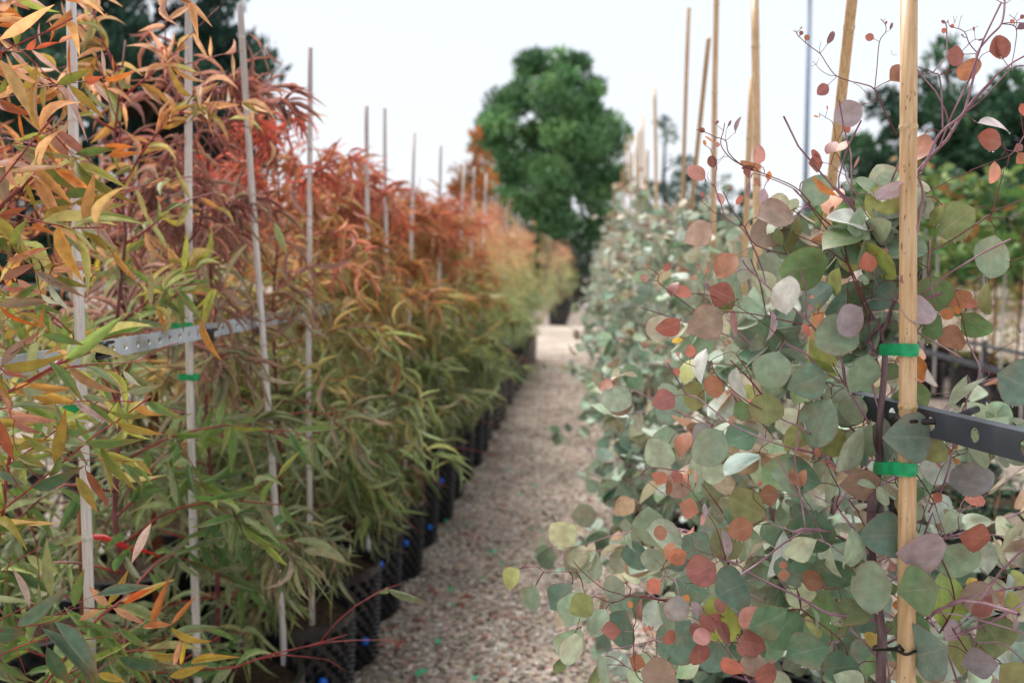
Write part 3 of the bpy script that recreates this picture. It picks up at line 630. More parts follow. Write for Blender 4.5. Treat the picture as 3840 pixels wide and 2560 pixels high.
 (8, [(920, 100), (880, 120), (865, 160)]), (8, [(1080, 395), (1040, 400)]), (9, [(905, 620), (960, 620), (1025, 670)]), (8, [(1140, 1180), (1200, 1060), (1270, 1015), (1400, 1010)]), (8, [(1200, 1060), (1155, 930)]), (8, [(1270, 1015), (1240, 810), (1190, 740)]), (6, [(1240, 810), (1260, 760)]), (10, [(1060, 1250), (1150, 1180), (1380, 1190)]), (10, [(1150, 1180), (1155, 1000)]),
 (9, [(1095, 1210), (1060, 1000)]), (9, [(930, 1240), (930, 1040), (960, 980)]), (8, [(1090, 1070), (990, 1080), (930, 1130)]), (8, [(870, 970), (940, 960)]), (10, [(550, 1360), (620, 1320), (720, 1300)]), (9, [(440, 1500), (480, 1465), (525, 1450)]), (8, [(925, 865), (880, 870), (850, 890)]), (7, [(760, 410), (800, 500), (870, 505)])],
 [(515, 100, 755, 262, 285, 'sage', 1), (840, 235, 595, 60, 72, 'orange', -2), (868, 160, 740, 395, 150, 'salmon', 3), (1165, 208, 1470, 165, 150, 'lav', -6), (1385, 420, 1115, 190, 320, 'yg', 3), (1115, 548, 755, 400, 130, 'silver', -1), (1080, 420, 1260, 520, 130, 'copper', 4), (1078, 530, 708, 715, 205, 'green'),
  (740, 600, 600, 655, 105, 'copper', 3), (698, 742, 375, 728, 135, 'green', 2), (757, 832, 302, 935, 370, 'green', 1), (1025, 670, 925, 925, 262, 'yg', 2), (1030, 660, 1380, 985, 195, 'lime', 0), (1152, 930, 1090, 745, 152, 'coral', -5), (1400, 1010, 1537, 975, 96, 'rose', -7), (1195, 770, 1180, 708, 40, 'orange', -2), (1245, 772, 1290, 708, 60, 'pink'),
  (850, 890, 800, 1155, 125, 'yg'), (785, 1030, 515, 1290, 230, 'bgreen', 2), (922, 1085, 735, 1335, 130, 'bgreen', 1), (1100, 1075, 1365, 1190, 340, 'bgreen', 3), (930, 1130, 1200, 1260, 320, 'green', 6), (1060, 1255, 838, 1490, 255, 'lav', -4), (1380, 1190, 1735, 1345, 235, 'lav', -7), (1020, 1440, 640, 1600, 370, 'sage', -1),
  (1260, 800, 1500, 1000, 250, 'sage', 4), (720, 1300, 608, 1425, 90, 'orange'), (660, 1262, 638, 1218, 26, 'lime', -1), (600, 1295, 568, 1220, 36, 'pink'), (515, 1400, 580, 1520, 60, 'coral', -1), (760, 395, 800, 320, 34, 'brown', -2), (620, 1150, 580, 1170, 30, 'salmon', -1)]),
((3200, 640), [
 (26, [(565, 815), (580, 600), (640, 235), (590, 40), (560, 0)]), (20, [(605, 40), (640, 0)]), (17, [(565, 815), (900, 640), (1230, 420), (1280, 370), (1380, 0)]), (9, [(1240, 430), (1400, 430), (1568, 395)]), (11, [(1270, 380), (1568, 260)]), (12, [(660, 215), (880, 90), (1090, 0)]), (11, [(670, 240), (740, 245), (810, 310)]),
 (10, [(1255, 370), (1210, 325), (1120, 345)]), (10, [(1240, 440), (1300, 520), (1305, 590)]), (11, [(580, 830), (690, 900), (710, 950)]), (9, [(1190, 960), (1060, 1040), (940, 1110)]), (8, [(1210, 970), (1215, 1030)]), (8, [(1430, 840), (1568, 790)]), (24, [(565, 815), (500, 960), (370, 1215)]), (8, [(990, 1320), (960, 1200), (930, 1150)]),
 (10, [(1050, 1568), (1010, 1400), (990, 1320)]), (8, [(990, 1320), (1040, 1280)]), (14, [(555, 1510), (650, 1390)]), (7, [(620, 920), (690, 870), (740, 760)]), (8, [(1540, 1490), (1490, 1400)]), (7, [(620, 920), (600, 990)])],
 [(1120, 345, 775, 580, 335, 'dolive', -1), (810, 315, 745, 512, 105, 'olive', 2), (1305, 590, 1235, 988, 300, 'sage'), (712, 952, 770, 1305, 360, 'green'), (1212, 1030, 1245, 1322, 112, 'olive'), (928, 1095, 1050, 1275, 200, 'copper', 2), (1040, 1262, 1130, 1185, 82, 'coral', -1), (990, 1312, 918, 1248, 60, 'orange'), (800, 1300, 922, 1335, 100, 'orange'),
  (1000, 1312, 1268, 1495, 215, 'green'), (990, 1330, 920, 1290, 60, 'green', 1), (640, 1420, 825, 1490, 260, 'green', 2), (1035, 1580, 770, 1520, 205, 'copper', 1), (640, 1470, 600, 1560, 70, 'lime', 2), (1440, 830, 1390, 790, 12, 'sp')]),
((2400, 1280), [
 (15, [(1568, 170), (1530, 120), (1380, 45), (1320, 0)]), (18, [(1120, 490), (1000, 340), (880, 220), (830, 170)]), (20, [(1568, 850), (1450, 775), (1270, 690), (1120, 490)]), (12, [(1270, 690), (1000, 560), (810, 410), (690, 290), (655, 180)]), (16, [(1568, 1020), (1380, 975), (1180, 910), (850, 765), (700, 650), (530, 515), (435, 485), (340, 345), (270, 220), (250, 190)]),
 (8, [(435, 485), (320, 495)]), (9, [(530, 515), (560, 470), (610, 435)]), (9, [(850, 765), (800, 785), (765, 820)]), (8, [(735, 710), (680, 735), (655, 785)]), (9, [(1150, 885), (1165, 770)]), (9, [(1180, 925), (1110, 980), (1095, 1035)]), (9, [(880, 225), (700, 205), (560, 240), (440, 205), (380, 170), (340, 110)]), (9, [(555, 240), (520, 350)]), (8, [(560, 235), (570, 150), (610, 70)]),
 (9, [(640, 215), (670, 160), (820, 95), (880, 115)]), (7, [(455, 210), (465, 150)]), (8, [(660, 260), (640, 215)]), (9, [(880, 115), (930, 65), (985, 50)]), (12, [(880, 115), (990, 270), (1030, 380), (1055, 490)]), (11, [(1440, 770), (1470, 560)]), (11, [(0, 1230), (90, 1155), (300, 1180), (420, 1195)]), (11, [(0, 1230), (230, 1410)]), (11, [(270, 940), (310, 860), (370, 805), (470, 830)]),
 (7, [(610, 1568), (480, 1380), (440, 1350), (370, 1300)]), (6, [(490, 1380), (510, 1300)]), (6, [(440, 1350), (445, 1220)]), (14, [(760, 1568), (640, 1400), (560, 1300)]), (9, [(1160, 1555), (1045, 1440), (1045, 1370), (980, 1340)]), (6, [(1045, 1380), (1100, 1320)]), (9, [(1600, 1568), (1500, 1420), (1470, 1330)]), (8, [(1500, 1420), (1420, 1400), (1280, 1405)])],
 [(1275, 85, 1175, 440, 338, 'sage'), (1710, 295, 1355, 430, 335, 'bgreen', -1), (1690, 330, 1400, 540, 240, 'green', 3), (1165, 772, 1160, 478, 305, 'olive', -1), (1015, 580, 880, 700, 190, 'green', 3), (1090, 830, 775, 935, 260, 'dgreen', 1), (765, 820, 510, 1110, 325, 'sage', -1), (655, 785, 475, 900, 200, 'gmauve', 3),
  (1095, 1035, 775, 1212, 150, 'sblue'), (320, 495, 125, 585, 188, 'rose', -1), (520, 355, 475, 632, 195, 'olive', 1), (655, 298, 695, 522, 165, 'copper', -1), (465, 152, 460, 28, 96, 'coral'), (612, 60, 535, 385, 120, 'silver', -1), (540, 150, 400, 380, 155, 'yg', 3), (335, 318, 335, 232, 66, 'coral'), (268, 210, 250, 155, 33, 'pink'), (358, 142, 335, 86, 30, 'pink'),
  (890, 235, 965, 588, 125, 'silver', -1), (600, 400, 600, 642, 48, 'silver'), (1050, 520, 955, 405, 115, 'yg', 2), (270, 945, 80, 1120, 290, 'pale', 25), (375, 1302, 300, 1188, 96, 'red', -3), (445, 1220, 446, 1175, 28, 'orange', -3), (510, 1295, 505, 1170, 26, 'pink', -3), (1100, 1325, 1110, 1280, 36, 'coral'), (1280, 1405, 1100, 1410, 182, 'brown', -2),
  (1680, 1300, 1200, 1210, 340, 'dgreen', -1), (1590, 1115, 1120, 1280, 330, 'green', 3), (1490, 1330, 1375, 1170, 80, 'copper', -3), (1490, 1330, 1510, 1172, 82, 'copper', -3), (1150, 1600, 810, 1420, 320, 'olive', 0), (545, 1568, 360, 1500, 180, 'copper', -2), (590, 1480, 602, 1620, 45, 'lav', -2), (700, 1080, 640, 1310, 225, 'pale', 28), (500, 1020, 530, 1380, 140, 'pale', 30), (460, 830, 350, 1060, 150, 'copper', 22), (250, 770, 230, 1000, 220, 'sage', 30)]),
((2800, 1280), [
 ((50, 84), [(1265, 0), (1270, 130), (1255, 400), (1230, 640), (1222, 900), (1215, 1110), (1190, 1300), (1155, 1450), (1145, 1568)]), (34, [(1135, 0), (1200, 200), (1260, 400), (1235, 600)]), (22, [(1150, 380), (1170, 470), (1215, 640)]), (32, [(905, 395), (880, 200), (850, 130)]), (24, [(1190, 960), (1090, 690), (950, 480), (900, 395), (700, 270), (545, 115), (380, 30), (340, 0)]),
 (12, [(900, 400), (850, 310), (790, 200)]), (10, [(900, 420), (830, 460), (780, 510)]), (10, [(780, 490), (785, 410), (880, 415)]), (9, [(690, 385), (740, 395), (770, 440)]), (30, [(1190, 1290), (1000, 1230), (830, 1150), (700, 1040), (600, 1020), (450, 980)]), (11, [(1090, 690), (1065, 780)]), (12, [(1240, 600), (1250, 700)]), (14, [(875, 1568), (825, 1500), (855, 1380), (840, 1330), (770, 1200), (720, 1080)]),
 (10, [(845, 1335), (760, 1305), (685, 1300)]), (12, [(825, 1500), (720, 1460), (610, 1410)]), (9, [(855, 1420), (920, 1430)]), (9, [(690, 1568), (740, 1520), (820, 1510)]), (11, [(1355, 1070), (1365, 1290), (1240, 1265)]), (13, [(1365, 1290), (1450, 1450), (1530, 1568)]), (15, [(1030, 1568), (940, 1450), (1000, 1440)]), (8, [(585, 1110), (630, 1075), (690, 1065)]), (9, [(885, 140), (940, 115), (1010, 145)])],
 [(1120, 110, 965, 485, 262, 'sage', -3), (775, 525, 575, 965, 360, 'sage', -2), (1035, 485, 955, 765, 245, 'pale', 2), (905, 830, 680, 1010, 235, 'olive', 2), (1072, 770, 838, 1210, 195, 'pale', -3), (1075, 785, 1125, 1085, 135, 'green', 2), (1150, 730, 1185, 1095, 85, 'sage', -1), (1250, 690, 1270, 1105, 205, 'gsage', 0), (1715, 882, 1268, 870, 440, 'gsage', -7),
  (1800, 900, 1640, 1085, 260, 'olive', -5), (1235, 1265, 852, 1330, 272, 'grose', -2), (1190, 1335, 1300, 1500, 100, 'pale', -4), (1190, 1335, 1018, 1295, 70, 'pale', -4), (735, 1140, 750, 1490, 105, 'pale', 2), (510, 740, 360, 1010, 210, 'olive', 2), (640, 970, 655, 1065, 52, 'copper', -1), (830, 225, 560, -10, 200, 'yg', 1), (840, 312, 555, 165, 135, 'lime', 2), (1015, 140, 895, 200, 150, 'dgreen', 2),
  (1375, 200, 1290, 355, 165, 'green', 3), (1700, 480, 1325, 570, 300, 'green', 4), (700, 390, 560, 560, 160, 'pale', 4), (1090, 1010, 1060, 1150, 110, 'bgreen', 3), (590, 1080, 690, 1260, 160, 'pale', 5)]),
((3200, 1280), [
 (20, [(690, 1568), (760, 1440), (800, 1390), (880, 1150), (905, 1010), (940, 860), (980, 700), (1060, 500), (1165, 280), (1110, 130), (1045, 0)]), (13, [(905, 1010), (990, 860), (1020, 700), (1050, 500), (1070, 370), (1040, 310)]), (8, [(1165, 280), (1240, 180), (1330, 85), (1480, 0)]), (11, [(1165, 280), (1240, 275), (1320, 295)]), (11, [(905, 1010), (820, 930), (715, 880)]), (11, [(915, 1060), (1050, 1015)]), (9, [(740, 1330), (870, 1305)]),
 (8, [(650, 1568), (740, 1330), (810, 1160), (870, 1090)]), (5, [(810, 1160), (780, 1110)]), (13, [(550, 1180), (650, 1320), (740, 1470), (770, 1568)]), (7, [(540, 1300), (610, 1330), (700, 1390)]), (7, [(630, 1400), (740, 1520)]), (8, [(810, 1465), (860, 1490), (880, 1520)]), (9, [(600, 0), (575, 110)])],
 [(575, 108, 640, 362, 142, 'orange', 1), (1042, 310, 890, 565, 112, 'pale'), (1240, 320, 840, 645, 70, 'pale', -1), (1320, 295, 1730, 490, 430, 'gsage', -1), (1085, 800, 1200, 1175, 145, 'dolive', -1), (870, 1302, 1295, 1235, 300, 'gmauve', -2), (745, 1330, 820, 1010, 300, 'silver', 3), (1015, 1450, 1215, 1455, 130, 'coral', 2), (555, 1140, 640, 1265, 130, 'pale', 3), (640, 1352, 500, 1490, 135, 'green', -1), (760, 1482, 790, 1382, 80, 'coral', -2),
  (832, 1088, 835, 1022, 46, 'rose', -1), (795, 1150, 758, 1098, 28, 'coral', -1), (940, 1005, 945, 930, 35, 'orange', 1), (905, 1030, 775, 985, 60, 'orange', 2), (925, 1065, 978, 1130, 38, 'orange', 1), (640, 1420, 690, 1500, 36, 'lav', -1), (540, 1420, 600, 1640, 150, 'pale', 3)]),
((1840, 1920), [
 (15, [(1640, 800), (1568, 800), (1500, 790), (1270, 770), (1190, 750)]), (10, [(1500, 790), (1430, 765), (1280, 760)]), (13, [(1270, 765), (1180, 810), (1080, 820), (980, 780), (940, 775)]), (12, [(1190, 750), (1045, 705), (930, 620), (840, 540), (755, 445)]), (8, [(825, 545), (600, 545), (490, 545), (420, 500), (270, 515)]), (9, [(940, 775), (1045, 705)]), (11, [(1270, 765), (1285, 700), (1230, 645)]), (8, [(1060, 880), (1090, 845), (1140, 825)]),
 (10, [(1420, 1568), (1330, 1460), (1310, 1100), (1335, 985), (1300, 880)]), (7, [(1310, 1100), (1380, 1000)]), (7, [(1310, 1095), (1205, 1090)]), (8, [(1330, 1460), (1430, 1470)]), (8, [(1240, 1410), (1340, 1465)]), (11, [(1568, 1150), (1430, 1190), (1310, 1220), (1160, 1250), (1100, 1260), (1060, 1315)]), (9, [(1430, 1190), (1390, 1280)]), (6, [(1510, 1370), (1530, 1210), (1490, 1170), (1440, 1120)]), (5, [(1490, 1170), (1480, 1080)]), (8, [(820, 970), (780, 1100)])],
 [(265, 520, 130, 690, 168, 'yg', 6), (415, 670, 345, 905, 195, 'sage', 6), (750, 655, 550, 900, 260, 'bgreen', 7), (850, 705, 700, 1060, 290, 'sage', 5), (940, 780, 725, 925, 225, 'olive', 3), (1230, 645, 1040, 740, 215, 'sage', 3), (1060, 885, 930, 1140, 200, 'sage', 5), (780, 1103, 700, 1400, 205, 'pale', 2), (830, 1060, 620, 1310, 265, 'sage', 6), (640, 1340, 610, 1485, 112, 'dolive', 8), (1060, 1318, 1050, 1640, 125, 'pale', 5), (960, 1430, 910, 1620, 98, 'dolive', 8),
  (1200, 1090, 1015, 1090, 148, 'red'), (1230, 895, 1185, 1260, 270, 'bgreen', 6), (1300, 880, 1265, 812, 50, 'orange'), (1388, 1000, 1375, 790, 58, 'maroon'), (1437, 1115, 1400, 1048, 34, 'coral'), (1468, 1082, 1448, 1036, 28, 'coral'), (1482, 1080, 1490, 1045, 18, 'coral'), (1430, 1402, 1270, 1345, 135, 'copper', 1), (1400, 1275, 1470, 1410, 120, 'pale', 8), (1400, 1400, 1290, 1610, 180, 'pale', 7), (1450, -60, 1540, 330, 300, 'sage', 32), (1300, 250, 1380, 540, 225, 'bgreen', 35), (1450, 320, 1510, 540, 200, 'pale', 30), (1570, 625, 1440, 725, 125, 'coral'), (1280, 180, 1302, 360, 56, 'pale', 32)]),
((2400, 1920), [
 (20, [(1568, 835), (1400, 750), (1100, 610), (880, 470), (790, 430)]), (10, [(790, 430), (740, 440), (690, 470)]), (9, [(1100, 620), (1040, 620), (980, 635)]), (8, [(790, 430), (550, 260), (390, 180), (240, 170)]), (7, [(770, 425), (640, 385), (500, 345), (430, 370)]), (7, [(780, 430), (800, 300)]), (9, [(880, 470), (890, 430)]), (10, [(790, 430), (700, 145), (620, 20), (560, 0)]), (4, [(500, 345), (470, 230)]),
 (9, [(355, 750), (430, 650), (270, 605), (190, 635)]), (8, [(270, 605), (215, 500), (250, 430)]), (5, [(215, 500), (130, 430)]), (10, [(430, 650), (560, 650), (700, 650)]), (13, [(1150, 830), (1030, 760), (940, 720)]), (16, [(1568, 960), (1480, 890), (1350, 910)]), (12, [(1480, 890), (1470, 780), (1440, 700)]), (10, [(1568, 190), (1480, 190), (1200, 100), (1160, 30), (1140, 0)]), (8, [(1200, 105), (1040, 115)]),
 (12, [(1010, 1568), (930, 1460), (780, 1250), (690, 1130), (650, 970)]), (6, [(690, 1130), (610, 1120)]), (9, [(900, 1195), (830, 1190), (700, 1130)]), (7, [(780, 1240), (820, 1200), (900, 1190)]), (7, [(680, 1120), (545, 990), (360, 930)]), (8, [(930, 1460), (1000, 1510), (1050, 1520)]), (7, [(910, 1140), (850, 1060), (780, 970)]), (7, [(740, 970), (830, 935), (930, 935)]), (8, [(940, 1300), (890, 1170)]), (16, [(0, 765), (150, 800), (440, 850), (560, 880), (760, 960)]), (7, [(910, 1150), (940, 1065)])],
 [(695, 468, 435, 600, 290, 'rose', -2), (985, 635, 715, 760, 400, 'bgreen', 0), (890, 430, 700, 150, 300, 'dolive', 2), (798, 415, 770, 155, 85, 'lav', -1), (1040, 115, 812, 190, 205, 'copper', -3), (250, 170, 125, 205, 128, 'copper', -2), (428, 370, 252, 430, 145, 'copper', -3), (250, 430, 300, 272, 88, 'copper', -2), (190, 632, 68, 720, 142, 'coral', -3), (355, 752, 320, 1012, 225, 'gmauve', -3), (390, 862, 440, 756, 76, 'orange', -4), (265, 918, 220, 868, 25, 'orange', -4),
  (540, 960, 490, 815, 92, 'lav', -3), (850, 1195, 640, 805, 340, 'lime', 1), (735, 935, 758, 762, 104, 'rose', -4), (938, 1068, 1085, 868, 192, 'pink', -4), (680, 1105, 565, 930, 112, 'rose', -5), (690, 1025, 835, 1195, 122, 'rose', -5), (650, 1110, 490, 1170, 155, 'pink', -5), (565, 1050, 458, 1110, 122, 'maroon', -3), (640, 945, 740, 1005, 100, 'rose', -3), (900, 1172, 1168, 1245, 235, 'red', -5), (1045, 1515, 1030, 1285, 245, 'grose', -4), (928, 1480, 765, 1340, 145, 'coral', -5), (1050, 1535, 1260, 1440, 180, 'red', -6),
  (530, 1190, 540, 1412, 182, 'maroon', -2), (960, 1320, 890, 1215, 62, 'pink', -2), (1190, 1410, 1222, 1348, 42, 'pink', -2), (1350, 905, 1005, 1085, 300, 'dgreen', -2), (1465, 910, 1170, 1215, 340, 'dgreen', 1), (1440, 695, 1290, 420, 165, 'bgreen', 0), (1320, 640, 1322, 515, 98, 'copper', -4), (1330, 520, 1300, 448, 76, 'copper', -3), (1320, 160, 1200, 605, 135, 'silver', 3), (210, 1190, 322, 1095, 104, 'red', -3), (165, 830, 322, 1185, 135, 'sage', 2), (460, 985, 240, 1390, 400, 'bgreen', 8), (560, 1380, 330, 1520, 160, 'green', 10), (700, 1180, 640, 1475, 310, 'bgreen', 6), (590, 0, 565, 122, 46, 'pink', -2), (0, 1460, 340, 1540, 320, 'grose', -5), (60, 160, 420, 300, 260, 'pale', 22), (400, 210, 640, 420, 280, 'bgreen', 14), (330, 600, 620, 790, 280, 'bgreen', 16)]),
((2800, 1920), [
 (17, [(1520, 690), (1390, 620), (1000, 450), (870, 370), (750, 290), (640, 245)]), (9, [(700, 250), (640, 120), (580, 0)]), (24, [(1190, 1000), (1000, 960), (780, 935), (600, 850), (420, 750), (120, 610), (0, 540)]), (9, [(590, 850), (540, 860), (510, 880)]), (16, [(500, 890), (850, 1160), (930, 1310)]), (12, [(500, 890), (460, 700)]), (11, [(370, 910), (420, 890), (500, 890)]), (22, [(850, 1070), (860, 1160)]), (11, [(860, 1185), (800, 1190), (760, 1225)]),
 (22, [(1190, 1330), (1100, 1210), (940, 1060), (850, 1000)]), (12, [(1160, 470), (1100, 330), (1040, 310)]), (30, [(1150, 430), (1050, 260), (950, 110), (860, 0)]), (14, [(1100, 160), (1020, 0)]), (16, [(510, 980), (620, 1010)]), (11, [(1170, 1370), (1080, 1370), (1010, 1410)]), (8, [(680, 700), (830, 695), (870, 800)]), (8, [(420, 740), (325, 630)]), (26, [(1270, 1130), (1390, 1000), (1450, 870)]),
 ((84, 92), [(1145, 0), (1148, 470), (1195, 800), (1225, 1000), (1245, 1150), (1235, 1320), (1230, 1568), (1225, 1900)]), (22, [(1310, 1600), (1310, 1490), (1290, 1350)]), (10, [(1320, 1500), (1390, 1380)])],
 [(645, 250, 345, 400, 220, 'pale', -4), (640, -20, 560, 385, 410, 'dgreen', 0), (965, 138, 935, 525, 168, 'pale', -2), (1492, 205, 1068, 230, 395, 'bgreen', -3), (1838, 310, 1385, 390, 330, 'lav', -8), (765, 320, 845, 608, 92, 'pale', -2), (995, 650, 618, 470, 280, 'dgreen', 1), (712, 660, 498, 590, 175, 'brown', 0), (1340, 660, 955, 700, 455, 'sage', -6), (1145, 930, 772, 985, 235, 'dolive', -2), (720, 680, 830, 1205, 310, 'green', 4),
  (755, 1222, 365, 1335, 325, 'dgreen', -2), (1035, 1400, 695, 1450, 300, 'dgreen', -1), (1085, 1580, 800, 1500, 230, 'pale', -4), (1210, 1250, 1085, 1115, 112, 'yellow', 2), (1080, 1375, 1185, 1450, 210, 'green', 3), (1385, 800, 1400, 910, 100, 'orange', 3), (1355, 545, 1315, 435, 62, 'pink', 1), (530, 960, 695, 1130, 135, 'yg', 8), (590, 870, 655, 1098, 38, 'sage', -1), (1180, 900, 1000, 1100, 260, 'bgreen', 7), (440, 620, 560, 900, 260, 'pale', 10)]),
((3200, 1920), [
 (14, [(1060, 1300), (900, 1050), (680, 740), (520, 550), (470, 490)]), (10, [(1050, 1305), (960, 1240), (870, 1220)]), (18, [(790, 1110), (870, 980), (930, 840), (890, 610), (780, 350), (800, 250)]), (10, [(780, 350), (640, 355), (600, 480)]), (9, [(780, 345), (720, 320), (640, 310)]), (11, [(920, 800), (880, 720), (790, 685)]), (11, [(940, 825), (1030, 840), (1080, 890)]), (8, [(1030, 840), (1055, 805)]), (12, [(820, 240), (840, 200), (770, 0)]), (10, [(800, 240), (760, 110), (730, 10)]),
 (8, [(840, 215), (900, 180), (970, 150)]), (9, [(820, 240), (900, 220), (960, 210)]), (13, [(600, 190), (525, 0)]), (10, [(600, 190), (650, 0)]), (22, [(600, 480), (640, 240), (730, 0)]), (18, [(790, 1110), (690, 950)]), (14, [(740, 1050), (610, 930), (480, 850), (350, 740)]), (9, [(1215, 1100), (1150, 970), (1120, 910)]), (8, [(1080, 950), (960, 1050), (830, 1150)]), (26, [(1568, 830), (1390, 940), (1280, 990), (1000, 1110), (830, 1170)]), (9, [(1390, 940), (1390, 860)]), (9, [(1480, 1000), (1430, 870), (1340, 820)]), (8, [(1460, 930), (1540, 935)]),
 (14, [(1568, 1370), (1440, 1250), (1320, 1190), (1140, 1195), (1070, 1120)]), (12, [(1140, 1195), (1100, 1290)]), (9, [(1160, 1225), (1270, 1330)]), (11, [(1568, 1420), (1500, 1405), (1350, 1385)]), (6, [(1400, 1380), (1380, 1340)]), (9, [(1250, 660), (1310, 610), (1390, 590), (1390, 530), (1330, 430)]), (6, [(1390, 530), (1440, 470)]), (22, [(960, 1568), (890, 1360), (830, 1200)])],
 [(962, 207, 1275, 240, 245, 'red', -3), (775, 330, 1150, 520, 350, 'sage', 0), (975, 147, 1262, 55, 155, 'pale', 0), (845, 200, 930, -30, 160, 'pale', 2), (790, 685, 412, 745, 430, 'green', -8), (812, 1062, 860, 550, 290, 'lime', 1), (1338, 822, 985, 780, 320, 'grose', -1), (1088, 942, 1282, 765, 145, 'maroon', -3), (872, 1232, 505, 1350, 520, 'gsage', -10), (640, 920, 400, 1210, 330, 'green', -6), (1152, 972, 1420, 1310, 400, 'dolive', 1), (1345, 1388, 990, 1400, 260, 'gmauve', -4),
  (1350, 1395, 1580, 1620, 300, 'olive', -2), (1060, 1125, 960, 1490, 210, 'olive', 2), (845, 1175, 940, 982, 140, 'lav', 0), (1420, 555, 1385, 860, 72, 'sblue', 0), (1430, 640, 1580, 580, 165, 'yg', 1), (1010, 1055, 1350, 890, 135, 'bgreen', 2), (1390, 860, 1535, 800, 200, 'yg', 2), (1028, 655, 1145, 615, 72, 'yellow', 3), (640, 480, 785, 205, 135, 'bgreen', 2), (400, 1600, 630, 1550, 130, 'green', -4), (1485, 1080, 1505, 965, 46, 'lav', -1), (720, 480, 760, 250, 60, 'pale', 1), (1500, 1000, 1600, 1200, 220, 'bgreen', 5), (340, 640, 380, 760, 110, 'green', 4), (300, 1000, 390, 1120, 130, 'green', 5), (470, 1210, 430, 1400, 160, 'green', 2)]),
]
